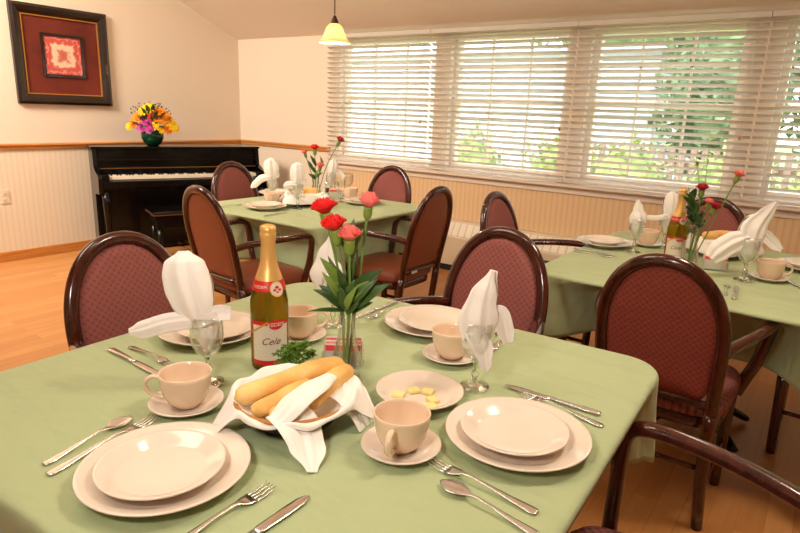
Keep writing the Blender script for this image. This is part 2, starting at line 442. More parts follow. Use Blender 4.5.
def print_mat():
    m = mat('red_abstract_print', srgb(200,80,70), .6)
    tc = N(m, 'ShaderNodeTexCoord'); mp = N(m, 'ShaderNodeMapping'); mp.inputs['Location'].default_value = (0,0,-.41)
    sx = N(m, 'ShaderNodeSeparateXYZ'); a1 = N(m, 'ShaderNodeMath', operation='ABSOLUTE'); a2 = N(m, 'ShaderNodeMath', operation='ABSOLUTE'); mxx = N(m, 'ShaderNodeMath', operation='MAXIMUM')
    no = N(m, 'ShaderNodeTexNoise'); no.inputs['Scale'].default_value = 30; no.inputs['Detail'].default_value = 5
    ms = N(m, 'ShaderNodeMath', operation='MULTIPLY_ADD'); ms.inputs[1].default_value = .085; 
    cr = N(m, 'ShaderNodeValToRGB'); cr.color_ramp.interpolation = 'LINEAR'; e = cr.color_ramp.elements
    mul = N(m, 'ShaderNodeMath', operation='MULTIPLY'); mul.inputs[1].default_value = 4.2
    L(m, tc.outputs['Object'], mp.inputs['Vector']); L(m, mp.outputs[0], sx.inputs[0]); L(m, sx.outputs['Y'], a1.inputs[0]); L(m, sx.outputs['Z'], a2.inputs[0])
    L(m, a1.outputs[0], mxx.inputs[0]); L(m, a2.outputs[0], mxx.inputs[1]); L(m, tc.outputs['Object'], no.inputs['Vector'])
    L(m, no.outputs['Fac'], ms.inputs[0]); L(m, mxx.outputs[0], ms.inputs[2]); L(m, ms.outputs[0], mul.inputs[0]); L(m, mul.outputs[0], cr.inputs['Fac'])
    e[0].position = .0; e[0].color = srgb(150,50,46); e[1].position = .34; e[1].color = srgb(206,120,100)
    for p_, c_ in ((.40, srgb(228,190,160)), (.54, srgb(232,200,170)), (.62, srgb(200,84,74)), (.72, srgb(204,84,74)), (.76, srgb(226,150,130)), (.80, srgb(190,66,60))):
        x_ = e.new(p_); x_.color = c_
    L(m, cr.outputs[0], bsdf(m).inputs['Base Color']); return m
bm = B(); box(bm, .012, .016, -.157, .157, .253, .567); link('print', bm, print_mat(), pf, False)

# ------------------------------------------------------------------ upright piano (local x along keyboard, +y towards the room... built then rotated)
ang = math.atan2(.931, .365)
pn = empty('upright_piano', (-5.42, 2.82, 0), ang, 'black upright piano with open keyboard against the left wall', 'piano')
# local x runs along the piano; local -y faces the player
LN = 1.53
bm = B(); box(bm, .03, LN-.03, -.002, .24, .02, .955, .004); link('case', bm, M['black'], pn, False)
for s, xx in ((0,0),(1,LN-.035)):
    bm = B(); 
    pr = [(.25,0),(-.03,0),(-.03,.56),(-.30,.585),(-.31,.72),(-.28,.75),(-.14,.765),(-.04,.80),(-.02,.955),(.25,.955)]
    aa = [bm.verts.new((xx,y,z)) for y,z in pr]; bb = [bm.verts.new((xx+.035,y,z)) for y,z in pr]
    bm.faces.new(aa); bm.faces.new(bb)
    for j in range(len(pr)): bm.faces.new((aa[j],aa[(j+1)%len(pr)],bb[(j+1)%len(pr)],bb[j]))
    link('side_panel', bm, M['black'], pn, False)
bm = B(); box(bm, -.012, LN+.012, -.03, .255, .955, .975, .006); link('lid', bm, M['black'], pn, False)
bm = B(); box(bm, .035, LN-.035, -.30, 0, .63, .695, .006); link('keybed', bm, M['black'], pn, False)
bm = B(); box(bm, .035, LN-.035, -.06, -.002, .775, .795, .004); box(bm, .035, LN-.035, -.035, -.004, .845, .862, .004); link('fallboard', bm, M['black'], pn, False)
bm = B(); box(bm, .05, LN-.05, -.064, -.060, .782, .788); link('hinge', bm, M['brass'], pn, False)
bm = B()
kn = 52; kx0, kx1 = .10, LN-.10; kwid = (kx1-kx0)/kn
for k in range(kn): box(bm, kx0+k*kwid+.0006, kx0+(k+1)*kwid-.0006, -.215, -.062, .700, .730, .0015)
kb = link('white_keys', bm, M['ivory'], pn, False)
bm = B()
for k in range(kn-1):
    if (k % 7) in (0,2,3,5,6):
        xc = kx0+(k+1)*kwid; box(bm, xc-.006, xc+.006, -.165, -.062, .73, .742, .0015)
link('black_keys', bm, M['black'], pn, False)
bm = B(); box(bm, .035, .10, -.235, -.06, .69, .742, .004); link('cheek_block', bm, M['black'], pn, False)
bm = B(); box(bm, LN-.10, LN-.035, -.235, -.06, .69, .742, .004); link('cheek_block', bm, M['black'], pn, False)
for xx in (.03, LN-.09):
    bm = B(); path = [Vector((xx+.03,-.26,z)) for z in (0,.05,.3,.5,.6)]
    rr = [.026,.020,.024,.034,.036]
    sweep(bm, path, lambda t: rr[min(4,int(round(t*4)))], hint=(0,1,0), seg=12); link('leg', bm, M['black'], pn)
    bm = B(); box(bm, xx, xx+.06, -.30, .0, 0, .05, .006); link('toe_block', bm, M['black'], pn, False)
for k in range(3):
    bm = B(); xx = LN/2-.07+k*.07; box(bm, xx-.012, xx+.012, -.10, 0.0, .05, .058, .003); link('pedal', bm, M['brass'], pn, False)
# piano bench
def pl(t, n, z):   # piano-local helper in world
    ux, uy = math.cos(ang), math.sin(ang)
    return (-5.42+ux*t+uy*n, 2.82+uy*t-ux*n, z)
be = empty('piano_bench', pl(.74, .52, 0), ang, 'low black bench with brown edge in front of the piano', 'bench')
bm = B(); box(bm, -.38, .38, -.17, .17, .40, .437, .004); box(bm, -.382, .382, -.172, .172, .445, .468, .010); box(bm, -.36, .36, -.155, .155, .32, .40, .004); link('bench_box', bm, M['black'], be, False)
bm = B(); box(bm, -.388, .388, -.178, .178, .436, .446, .003); link('seat_edge', bm, mat('walnut_edge', srgb(92,50,28), .4), be, False)
for sx in (-1,1):
    for sy in (-1,1):
        bm = B(); sweep(bm, [Vector((sx*.33,sy*.13,z)) for z in (0,.1,.2,.32)], lambda t: .014+.009*t, seg=10); link('leg', bm, M['black'], be)

# ------------------------------------------------------------------ flower helpers
def petal_head(bm, c, axis, r, layers=5, n=11, mi=0, seed=0, ruffle=.25, hh=.8):
    rnd = random.Random(seed)
    ax = Vector(axis).normalized(); s = ax.cross(Vector((.3,1,.2))).normalized(); u = s.cross(ax)
    c = Vector(c)
    for l in range(layers):
        t = (l+.6)/layers                     # 0 centre -> 1 outer
        spread = r*(.35+.65*t); height = r*hh*(1.05-.75*t)
        off = rnd.random()*6
        seg = 36; inner=[]; mid=[]; outer=[]
        for k in range(seg):
            a = 2*PI*k/seg+off
            ruf = math.sin(a*n)*ruffle*r*.32+rnd.uniform(-.06,.06)*r
            rr = spread*(1+.10*math.sin(a*5+l)+rnd.uniform(-.04,.04))
            d = s*math.cos(a)+u*math.sin(a)
            inner.append(bm.verts.new(c-ax*r*.45+d*r*.10))
            mid.append(bm.verts.new(c+ax*(height*.35)+d*(rr*.72)))
            outer.append(bm.verts.new(c+ax*(height+ruf)+d*(rr*(1+.06*math.cos(a*n)))))
        for A,Bq in ((inner,mid),(mid,outer)):
            for k in range(seg):
                j=(k+1)%seg; f=bm.faces.new((A[k],A[j],Bq[j],Bq[k])); f.material_index=mi
def leaf_mesh(bm, p0, p1, w, droop=.15, fold=.25, mi=0, n=9, up=(0,0,1)):
    p0 = Vector(p0); p1 = Vector(p1); d = p1-p0; Ln = d.length
    s = d.cross(Vector(up)); 
    if s.length < 1e-4: s = Vector((1,0,0))
    s.normalize(); u = s.cross(d).normalized()
    rows = []
    for i in range(n):
        t = i/(n-1); wd = w*math.sin(PI*min(1,t*.96+.04))**.8*(1-.25*t) if i not in (0,n-1) else w*.04
        c = p0+d*t+u*(Ln*droop*math.sin(PI*t))
        rows.append([bm.verts.new(c+s*wd*q+u*(abs(q)*wd*fold)) for q in (-1,-.5,0,.5,1)])
    for a_, b_ in zip(rows, rows[1:]):
        for k in range(4):
            f = bm.faces.new((a_[k],a_[k+1],b_[k+1],b_[k])); f.material_index = mi
def solid(o, t=.0012, off=0):
    m = o.modifiers.new('thickness', 'SOLIDIFY'); m.thickness = t; m.offset = off; return o
def subsurf(o, n=1):
    m = o.modifiers.new('smooth', 'SUBSURF'); m.levels = n; m.render_levels = n; return o

def carnation(base, neck, head_r, petal, label, group, leaves=(), seed=1, bend=None, cat='carnation', hh=.8):
    base = Vector(base); neck = Vector(neck)
    r = empty('carnation', base, 0, label, cat, group)
    v = neck-base
    mid = v*.55 + Vector(bend or (0,0,0))
    path = smooth_path([(0,0,0), mid, v], 8)
    ax = (path[-1]-path[-3]).normalized()
    bm = B(); sweep(bm, path, .0030 if head_r > .02 else .002, hint=(.3,1,0), seg=7); link('stem', bm, M['stem_green'], r)
    bm = B()
    hr_ = head_r
    cal = [v-ax*hr_*.75+ax*hr_*q for q in (0,.25,.6,1.0,1.2)]
    rad = [.16,.34,.42,.40,.46]
    sweep(bm, cal, lambda t: hr_*rad[int(round(t*4))], hint=(.3,1,0), seg=12); link('calyx', bm, M['leaf_light'], r)
    bm = B(); petal_head(bm, v+ax*hr_*.75, ax, hr_, 5, seed=seed, hh=hh); solid(link('bloom', bm, petal, r), .0006)
    for (p0, p1, w, mk) in leaves:
        bm = B(); leaf_mesh(bm, Vector(p0)-base, Vector(p1)-base, w, up=(.45,-.62,.6)); solid(link('leaf', bm, M[mk], r), .0008)
    return r

# bouquet in green bowl on piano
bc = pl(.545, -.12, .976)
bq = empty('glass_vase', bc, 0, 'round dark green glass vase on top of the black piano', 'vase')
bm = B(); lathe(bm, [(0,0),(.05,0),(.075,.02),(.10,.07),(.10,.11),(.082,.15),(.072,.165),(.067,.165),(.078,.147),(.094,.11),(.094,.07),(.07,.025),(0,.012)], 32); link('bowl', bm, M['glass_darkgreen'], bq)
rnd = random.Random(3)
cols = [('yellow', srgb(246,200,20)), ('orange', srgb(240,140,20)), ('red', srgb(214,30,40)), ('magenta', srgb(206,70,160)), ('lavender', srgb(190,150,200))]
PM = {n: mat(n+'_petal', c, .6) for n, c in cols}
# (dx toward viewer's right, dz, colour, radius)
bl = [(-.01,.34,'yellow',.055),(-.06,.31,'yellow',.05),(.03,.30,'red',.05),(.01,.26,'red',.04),(.08,.31,'orange',.05),(.12,.26,'orange',.06),(.16,.22,'yellow',.05),(.20,.17,'yellow',.045),(.14,.16,'orange',.05),
      (-.11,.25,'orange',.055),(-.15,.20,'orange',.045),(-.19,.17,'yellow',.035),(-.05,.21,'magenta',.06),(-.02,.17,'magenta',.05),(-.08,.17,'magenta',.045),(.04,.19,'yellow',.05),(.06,.24,'orange',.045),(.09,.15,'yellow',.035),(-.02,.14,'lavender',.03),(0,.31,'orange',.04)]
right = Vector((.60,.80,0)); toward = Vector((.80,-.60,0))
def bloom(base, c, axis, rr, m, label, seed):
    r = empty('cut_flower', base, 0, label, 'flower', 'mixed blooms in the piano bouquet')
    b0 = Vector(base); v = Vector(c)-b0
    bm = B(); sweep(bm, smooth_path([(0,0,0), v*.5+Vector((0,0,.02)), v],5), .003, hint=(.3,1,0), seg=6); link('stem', bm, M['stem_green'], r)
    bm = B()
    ax = Vector(axis).normalized(); s = ax.cross(Vector((.2,.3,1))).normalized(); u = s.cross(ax)
    for ring, (k, sc, tilt) in enumerate(((11,1,.15),(9,.75,.5),(6,.45,.9))):
        for i in range(k):
            a = 2*PI*(i+.3*ring)/k; d = (s*math.cos(a)+u*math.sin(a))*(1-tilt*.5)+ax*tilt
            leaf_mesh(bm, v+ax*.004*ring, v+d*rr*sc, rr*.24, .12, .2, n=5, up=ax)
    lathe(bm, [(0,.0),(rr*.18,0),(rr*.14,rr*.1),(0,rr*.16)], 8, tuple(v+ax*rr*.1))
    solid(link('bloom', bm, m, r), .001)
base = Vector(bc)+Vector((0,0,.08))
for i, (dx, dz, cn, rr) in enumerate(bl):
    depth = .10*(1-abs(dx)/.25)*(1.1-dz/.42)+.02
    c = Vector(bc)+right*dx*1.0+toward*depth+Vector((0,0,dz*1.0))
    ax = toward*.8+right*(dx*2.5)+Vector((0,0,(dz-.18)*3+.25))
    bloom(base+right*dx*.1, c, ax, rr*1.3, PM[cn], '%s bloom in the bouquet standing on the piano' % cn, i)
gr = empty('bouquet_greenery', base, 0, 'dark green leaves and berries filling the bouquet on the piano', 'greenery')
bm = B(); rnd = random.Random(5)
for i in range(90):
    a = rnd.uniform(0, 2*PI); el = rnd.uniform(-.1, 1.4); rr = rnd.uniform(.15,.26)
    d = Vector((math.cos(a)*math.cos(el), math.sin(a)*math.cos(el), math.sin(el)*.95))
    o0 = Vector((0,0,.10)); p = o0+d*rr*.55; q = o0+d*rr
    leaf_mesh(bm, p, q, .022, .1, .2, n=5)
o = link('leaves', bm, M['leaf'], gr); solid(o, .001)
bm = B()
for i in range(36):
    a = rnd.uniform(0, 2*PI); el = rnd.uniform(0, 1.45); rr = rnd.uniform(.2,.25)
    d = Vector((math.cos(a)*math.cos(el), math.sin(a)*math.cos(el), math.sin(el)*.95)); p = Vector((0,0,.10))+d*rr
    bmesh.ops.create_icosphere(bm, subdivisions=1, radius=.007, matrix=Matrix.Translation(p))
    sweep(bm, [Vector((0,0,.10))+d*rr*.4, p], .0012, seg=4)
link('berries', bm, mat('dark_berry', srgb(60,30,50), .4), gr)

# ------------------------------------------------------------------ chairs
def hoop_pt(t):
    """t in [0,1] from left seat level over the arch to the right; local chair: front is +y"""
    zs, za, zt = .45, .70, .965
    # straight part to za then ellipse
    if t < .2: 
        q = t/.2; z = zs+(za-zs)*q; x = -(.179+.008*math.sin(q*PI/2))
    elif t > .8:
        q = (1-t)/.2; z = zs+(za-zs)*q; x = (.179+.008*math.sin(q*PI/2))
    else:
        a = PI*(1-(t-.2)/.6); x = .187*math.copysign(abs(math.cos(a))**.92, math.cos(a)); z = za+(zt-za)*math.sin(a)**.92 if math.sin(a) > 0 else za
    return Vector((x, lean(z), z))
def lean(z): 
    return .06*(1-z/.45) if z < .45 else -.115*((z-.45)/.52)**1.15
def pad(bm, front, grow=0):
    """cushion oval inside the hoop. front: +1 front face bulge, -1 back"""
    nz, nx = 22, 16; z0, z1 = .500, .946
    rows = []
    def hw(z):
        za = .70
        if z < .55: base = .157*(1-.10*((.55-z)/.045)**2)
        elif z < za: base = .157+.012*(z-.55)/.15
        else:
            q = min(1,(z-za)/(z1-za)); base = .169*math.sqrt(max(0,1-q**2.1))
        return base+grow
    for i in range(nz+1):
        t = i/nz; z = z0+(z1-z0)*(1-(1-t)**1.35); w = max(.004, hw(z)); row = []
        for k in range(nx+1):
            q = -1+2*k/nx
            ed = min(1, (1-abs(q))*w/.03+.0, (z-z0)/.03+.05, ) ; ed = max(0, min(1, ed))
            edz = max(0, min(1, (z1-z)/.02+.1)); e = math.sin(min(ed, edz)*PI/2)
            bulge = (.016*e + .012*(1-q*q)*math.sin(PI*min(1,max(0,(z-z0)/(z1-z0)))))
            row.append(Vector((q*w, lean(z)+front*(.004+bulge), z)))
        rows.append(row)
    V = [[bm.verts.new(p) for p in r] for r in rows]
    Bk = [[bm.verts.new(Vector((p.x, lean(p.z), p.z))) for p in r] for r in rows]
    for i in range(nz):
        for k in range(nx):
            bm.faces.new((V[i][k],V[i][k+1],V[i+1][k+1],V[i+1][k])); bm.faces.new((Bk[i][k],Bk[i+1][k],Bk[i+1][k+1],Bk[i][k+1]))
    for i in range(nz):
        bm.faces.new((V[i][0],V[i+1][0],Bk[i+1][0],Bk[i][0])); bm.faces.new((V[i][nx],Bk[i][nx],Bk[i+1][nx],V[i+1][nx]))
    for k in range(nx):
        bm.faces.new((V[0][k],Bk[0][k],Bk[0][k+1],V[0][k+1])); bm.faces.new((V[nz][k],V[nz][k+1],Bk[nz][k+1],Bk[nz][k]))

def make_chair(backmat, seatmat, frontmat):
    r = empty('dining_chair')
    bm = B(); sweep(bm, [hoop_pt(i/72) for i in range(73)], .0215, .018, hint=(0,1,.1), seg=14); link('back_frame', bm, M['wood_dark'], r)
    bm = B(); pad(bm, 1, .004); link('backrest', bm, frontmat, r)
    bm = B(); pad(bm, -.35, .007); link('back_panel', bm, backmat, r)
    bm = B(); sweep(bm, [Vector((x, lean(.49), .488)) for x in (-.185,-.09,0,.09,.185)], .016, .013, hint=(0,1,0), seg=10); link('lower_rail', bm, M['wood_dark'], r)
    bm = B(); sweep(bm, [Vector((x, lean(.49)-.001, .488)) for x in (-.052,-.02,.02)], .0, .0, seg=4) if False else box(bm, -.11, -.06, lean(.49)-.018, lean(.49)-.012, .482, .494, .001)
    link('maker_tag', bm, M['tag'], r, False)
    # seat cushion
    bm = B(); n = 40; rows = []
    def outline(a, s=1):
        c, s_ = math.cos(a), math.sin(a)
        x = math.copysign(abs(c)**.45, c)*(.235-.028*(1-(s_+1)/2))*s; y = .235+math.copysign(abs(s_)**.45, s_)*.225*s
        return x, y
    prof_ = [(.94,.425),(1.0,.432),(1.02,.447),(1.01,.470),(.95,.487),(.8,.497),(.5,.503),(.2,.505)]
    rings_ = []
    for s_, z in prof_: rings_.append([bm.verts.new((*outline(2*PI*k/n, s_), z)) for k in range(n)])
    for a_, b_ in zip(rings_, rings_[1:]):
        for k in range(n): bm.faces.new((a_[k],a_[(k+1)%n],b_[(k+1)%n],b_[k]))
    bm.faces.new(rings_[0]); bm.faces.new(rings_[-1])
    link('seat', bm, seatmat, r)
    bm = B()
    pr = [(s_,z) for s_,z in ((.90,.385),(.95,.385),(.95,.428),(.90,.428))]
    rings_ = [[bm.verts.new((*outline(2*PI*k/n, s_), z)) for k in range(n)] for s_, z in pr]
    for j in range(4):
        a_, b_ = rings_[j], rings_[(j+1)%4]
        for k in range(n): bm.faces.new((a_[k],a_[(k+1)%n],b_[(k+1)%n],b_[k]))
    link('seat_frame', bm, M['wood_dark'], r)
    for s in (-1, 1):
        bm = B(); sweep(bm, [Vector((s*(.182 if z > .2 else .182+.02*(1-z/.2)*.6), lean(z), z)) for z in (.002,.1,.2,.3,.4,.46)], lambda t: .019+.005*t, lambda t: .018+.003*t, hint=(0,1,0), seg=12)
        link('leg', bm, M['wood_dark'], r)
        bm = B(); sweep(bm, [Vector((s*(.195), .405-(.01*(.39-z)/.39), z)) for z in (.002,.1,.2,.3,.40)], lambda t: .018+.005*t, hint=(0,1,0), seg=12)
        link('leg', bm, M['wood_dark'], r)
        pts = [(s*.186, lean(.68), .68), (s*.214, .03, .696), (s*.256, .15, .708), (s*.282, .27, .713), (s*.288, .345, .711), (s*.288, .383, .692), (s*.281, .394, .65), (s*.262, .392, .55), (s*.238, .388, .48), (s*.212, .38, .405)]
        bm = B(); sweep(bm, smooth_path(pts, 5), .0175, .0215, hint=(1,0,0), seg=12); link('armrest', bm, M['wood_dark'], r)
        bm = B(); sweep(bm, [Vector((s*.195, y, .20)) for y in (.03,.2,.40)], .0095, seg=8); link('stretcher', bm, M['wood_dark'], r)
    bm = B(); sweep(bm, [Vector((x, .035, .24)) for x in (-.195,0,.195)], .0095, seg=8); link('stretcher', bm, M['wood_dark'], r)
    return r
G = 'wooden armchairs around the dining tables'
protoA = make_chair(M['vinyl'], M['vinyl'], M['fabric'])
protoB = make_chair(M['fabric_red'], M['fabric_seat'], M['fabric_red'])
used = set()
def chair(proto, x, y, face, label):
    c = proto if proto.name not in used else copy_tree(proto)
    used.add(proto.name)
    c.location = (x, y, 0); c.rotation_euler = (0,0,math.radians(face)); tag(c, label, 'chair', G)
    return c
# face: direction of the chair's front, degrees rotated from +y (counter-clockwise)
chair(protoB, -.385, 2.06, 0, 'armchair seen from behind with brick red dotted back, in front of right table')
chair(protoB, .10, 1.04, 90, 'armchair at bottom right, only its arm, leg and seat corner in view')
chair(protoA, -1.67, .985, -90, 'armchair with mauve back tucked under left side of nearest table')
chair(protoA, -.945, 1.87, 180, 'armchair with pink mauve back at the far side of nearest table, by the goblet')
chair(protoA, -2.57, 1.97, -4, 'armchair with plain orange brown back turned to us, left of gold topped bottle')
chair(protoA, -1.90, 2.87, 90, 'armchair seen from behind with plain brown back at right side of left rear table')
chair(protoA, -2.70, 3.55, 180, 'armchair behind left rear table, mauve back against the window wall')
chair(protoA, -3.45, 2.85, -90, 'armchair at far left side of left rear table, in front of piano keys')
chair(protoA, -1.36, 2.92, -90, 'armchair at left end of right rear table, in front of the radiator')
chair(protoA, -.53, 3.60, 180, 'armchair behind right rear table, partly hidden by carnations')

chair(protoA, .36, 3.07, 90, 'armchair at right border, only dark legs showing below the right rear cloth')
# ------------------------------------------------------------------ tables + cloths
TT = .756
def table(x0, x1, y0, y1, label, label2, drop=.26, pushes=(), seed=1, rc=.08, flare=1.0, rot=0):
    cx, cy = (x0+x1)/2, (y0+y1)/2
    r = empty('dining_table', (cx, cy, 0), math.radians(rot), label, 'table', 'square dining tables')
    hx, hy = (x1-x0)/2, (y1-y0)/2
    bm = B(); box(bm, -hx+.02, hx-.02, -hy+.02, hy-.02, TT-.018, TT-.003, .004); link('tabletop', bm, M['wood_dark'], r, False)
    bm = B(); lathe(bm, [(0,.05),(.05,.05),(.045,.08),(.04,.4),(.045,.68),(.12,.70),(.12,.725),(0,.725)], 24); link('pedestal', bm, M['black'], r)
    for k in range(4):
        bm = B(); a = PI/4+k*PI/2; sweep(bm, smooth_path([(0,0,.10),(.16*math.cos(a),.16*math.sin(a),.075),(.27*math.cos(a),.27*math.sin(a),.02)],5), .025, lambda t: .03-.014*t, hint=(0,0,1), seg=10)
        link('foot', bm, M['black'], r)
    # cloth
    bm = B(); n_side = 46; out = []
    def corner(cx_, cy_, a0):
        return [((cx_+rc*math.cos(a0+q*PI/2/10)), (cy_+rc*math.sin(a0+q*PI/2/10)), math.cos(a0+q*PI/2/10), math.sin(a0+q*PI/2/10)) for q in range(11)]
    pts = corner(hx-rc, hy-rc, 0)
    def side(p, q, nx_, ny_): 
        return [(p[0]+(q[0]-p[0])*k/n_side, p[1]+(q[1]-p[1])*k/n_side, nx_, ny_) for k in range(1, n_side)]
    c1, c2, c3, c4 = corner(hx-rc,hy-rc,0), corner(-hx+rc,hy-rc,PI/2), corner(-hx+rc,-hy+rc,PI), corner(hx-rc,-hy+rc,1.5*PI)
    out = c1+side(c1[-1],c2[0],0,1)+c2+side(c2[-1],c3[0],-1,0)+c3+side(c3[-1],c4[0],0,-1)+c4+side(c4[-1],c1[0],1,0)
    n = len(out); rnd = random.Random(seed)
    ph = [rnd.uniform(0,6) for _ in range(4)]
    per = [0]
    for a_, b_ in zip(out, out[1:]): per.append(per[-1]+math.hypot(b_[0]-a_[0], b_[1]-a_[1]))
    rings = []
    for s_ in (.02,.25,.5,.7,.85,.94,.985):
        rings.append([bm.verts.new((x*s_, y*s_, TT+.0025)) for x,y,_,_ in out])
    bm.faces.new(rings[0])
    for off, z in ((0,TT+.0015),(.004,TT-.003),(.0065,TT-.010)):
        rings.append([bm.verts.new((x+nx_*off, y+ny_*off, z)) for x,y,nx_,ny_ in out])
    nr = 14
    for j in range(1, nr+1):
        t = j/nr; ring = []
        for i, (x,y,nx_,ny_) in enumerate(out):
            ax_, ay_ = hx-abs(x), hy-abs(y); dc = math.hypot(ax_, ay_)
            cf = math.exp(-(dc/.16)**2)
            wav = (.5*math.sin(per[i]*9+ph[0])+.3*math.sin(per[i]*17+ph[1])+.2*math.sin(per[i]*31+ph[2]))
            o_ = .0065+flare*(.026*t**.8*(.45+.55*wav)+cf*(.045*t)*( .6+.4*math.cos((per[i])*55)))
            D = drop*(1+.10*cf)+.006*math.sin(per[i]*7+ph[3])
            px_, py_ = x+nx_*o_, y+ny_*o_
            for (sd, c0, hwid, amt) in pushes:
                nrm = {'x+':(1,0),'x-':(-1,0),'y+':(0,1),'y-':(0,-1)}[sd]
                if nrm[0]*nx_+nrm[1]*ny_ > .6:
                    s0 = (y+cy if nrm[0] else x+cx)-c0
                    k = 1/(1+math.exp((abs(s0)-hwid)/.035)); 
                    pt = math.sin(min(1,t*3)*PI/2); px_ -= nrm[0]*amt*k*pt; py_ -= nrm[1]*amt*k*pt
            ring.append(bm.verts.new((px_, py_, TT-.010-D*t)))
        rings.append(ring)
    for a_, b_ in zip(rings, rings[1:]):
        for i in range(n): bm.faces.new((a_[i],a_[(i+1)%n],b_[(i+1)%n],b_[i]))
    o = link('tablecloth', bm, M['cloth_green'], None, loc=(cx,cy,0), rz=math.radians(rot)); solid(o, .0016, -1)
    tag(o, label2, 'tablecloth', 'sage green tablecloths')
T1 = (-1.521,-.261,.33,1.60); T2 = (-3.30,-2.20,2.31,3.45); T3 = (-.975,.27,2.30,3.56)
table(*T1, 'nearest square dining table, hidden under its green cloth', 'sage green cloth on the nearest table, holding the bread basket', .205, (('x+',.98,.38,.30),('x-',.965,.36,.20),('y+',-.94,.34,.22)), 1, .10, .55, 2.5)
table(*T2, 'square dining table at left rear, under a green cloth', 'sage green cloth on the left rear table near the piano', .28, (('x-',2.80,.28,.2),('y+',-2.7,.28,.2),('x+',2.9,.28,.15),('y-',-2.57,.28,.15)), 2, .08, .6)
table(*T3, 'square dining table at right rear, under a green cloth', 'sage green cloth on the right rear table below the windows', .24, (('y+',-.46,.28,.2),('y-',-.385,.37,.25)), 3, .08, .7)

# ------------------------------------------------------------------ tableware
Z0 = TT+.0035
def plate_mesh(r, foot=.55):
    bm = B()
    lathe(bm, [(0,.004),(r*foot,.004),(r*foot*1.02,0),(r*foot*1.08,0),(r*foot*1.12,.005),(r*.72,.007),(r*.80,.013),(r*.985,.0215),(r,.0235),(r*.99,.0255),(r*.95,.0235),(r*.80,.0170),(r*.72,.0105),(r*.66,.0085),(r*.3,.0078),(0,.0078)], 64)
    return bm
def shared(bm, name, m, smooth=True):
    o = link(name, bm, m, None, smooth); return o
protos = {}
def inst(key, make, name, loc, rz, label, cat, group):
    """first use builds the thing, later uses copy it with its parts"""
    if key not in protos: protos[key] = make(); o = protos[key]
    else: o = copy_tree(protos[key])
    o.location = loc; o.rotation_euler = (0,0,rz); tag(o, label, cat, group)
    if key == 'cup': o.scale = (.95,.95,.97)
    return o
def plate(x, y, z, r, label, kind='dinner_plate', group='cream dinner plates'):
    return inst((kind,r), lambda: link(kind, plate_mesh(r), M['china']), kind, (x,y,z), random.random(), label, 'plate', group)
def make_saucer():
    bm = B(); r = .0755
    lathe(bm, [(0,.003),(.034,.003),(.036,0),(.040,0),(.042,.004),(.060,.008),(r,.0165),(r+.001,.018),(r-.002,.019),(.060,.012),(.043,.0075),(.028,.0068),(.027,.0055),(0,.0055)], 56)
    return link('saucer', bm, M['china'])
def make_cup():
    r = empty('cup')
    bm = B()
    pr = [(0,.003),(.022,.003),(.024,0),(.028,0),(.030,.004),(.041,.014),(.049,.030),(.0535,.050),(.0555,.068),(.0565,.0755),(.0550,.077),(.0528,.0755),(.0515,.067),(.049,.050),(.0445,.031),(.036,.016),(.022,.008),(0,.007)]
    lathe(bm, pr, 56); link('bowl', bm, M['china_tan'], r)
    bm = B()
    pth = smooth_path([(.050,0,.060),(.066,0,.066),(.082,0,.058),(.086,0,.042),(.074,0,.026),(.046,0,.018)], 7)
    sweep(bm, pth, .0045, .0065, hint=(0,1,0), seg=12); link('handle', bm, M['china_tan'], r)
    return r
GP, GS, GC = 'cream salad plates stacked on dinner plates', 'cream saucers under cups', 'cream cups on saucers'
def cup_set(x, y, z, rz, where):
    inst('saucer', make_saucer, 'saucer', (x,y,z), 0, 'cream saucer under the cup '+where, 'saucer', GS)
    inst('cup', make_cup, 'cup', (x,y,z+.007), rz, 'cream cup '+where, 'cup', GC)
def setting(x, y, r, r2, where, dx=0, dy=0):
    plate(x, y, Z0, r, 'large cream dinner plate '+where)
    plate(x+dx, y+dy, Z0+.0095, r2, 'cream salad plate on the dinner plate '+where, 'salad_plate', GP)
# T1
RP, RS = .1415, .105
setting(-.845,.520,RP,RS,'at bottom left, nearest the camera', .004, -.010)
setting(-.423,1.012,RP,RS,'at right of the near table', -.005,-.005)
setting(-.905,1.445,RP,RS,'at far side of near table', .01,-.005)
setting(-1.335,.985,RP,RS,'left of the near bottle', .02,.0)
cup_set(-1.028,.69,Z0, math.radians(222), 'at left of the bread basket, handle toward us')
cup_set(-.58,.84,Z0, math.radians(-72), 'in the near centre, between bread and right plate')
cup_set(-.737,1.28,Z0, math.radians(120), 'beside the carnation vase and right goblet')
cup_set(-1.135,1.125,Z0, math.radians(60), 'right behind the near bottle')
plate(-.673,1.04,Z0,.098,'small cream plate holding pats of butter','side_plate','cream side plates')
def make_butter():
    bm = B(); box(bm, -.013,.013,-.011,.011,0,.008,.002); return link('butter_pat', bm, M['butter'], smooth=False)
for i,(bx,by,a) in enumerate(((-.705,1.005,.3),(-.692,1.043,1.1),(-.664,1.060,.2),(-.634,1.032,-.5),(-.622,1.004,.9))):
    inst('butter', make_butter, 'butter_pat', (bx,by,Z0+.0085), a, 'soft yellow pat of butter on the small plate', 'butter', 'butter pats on the small plate')

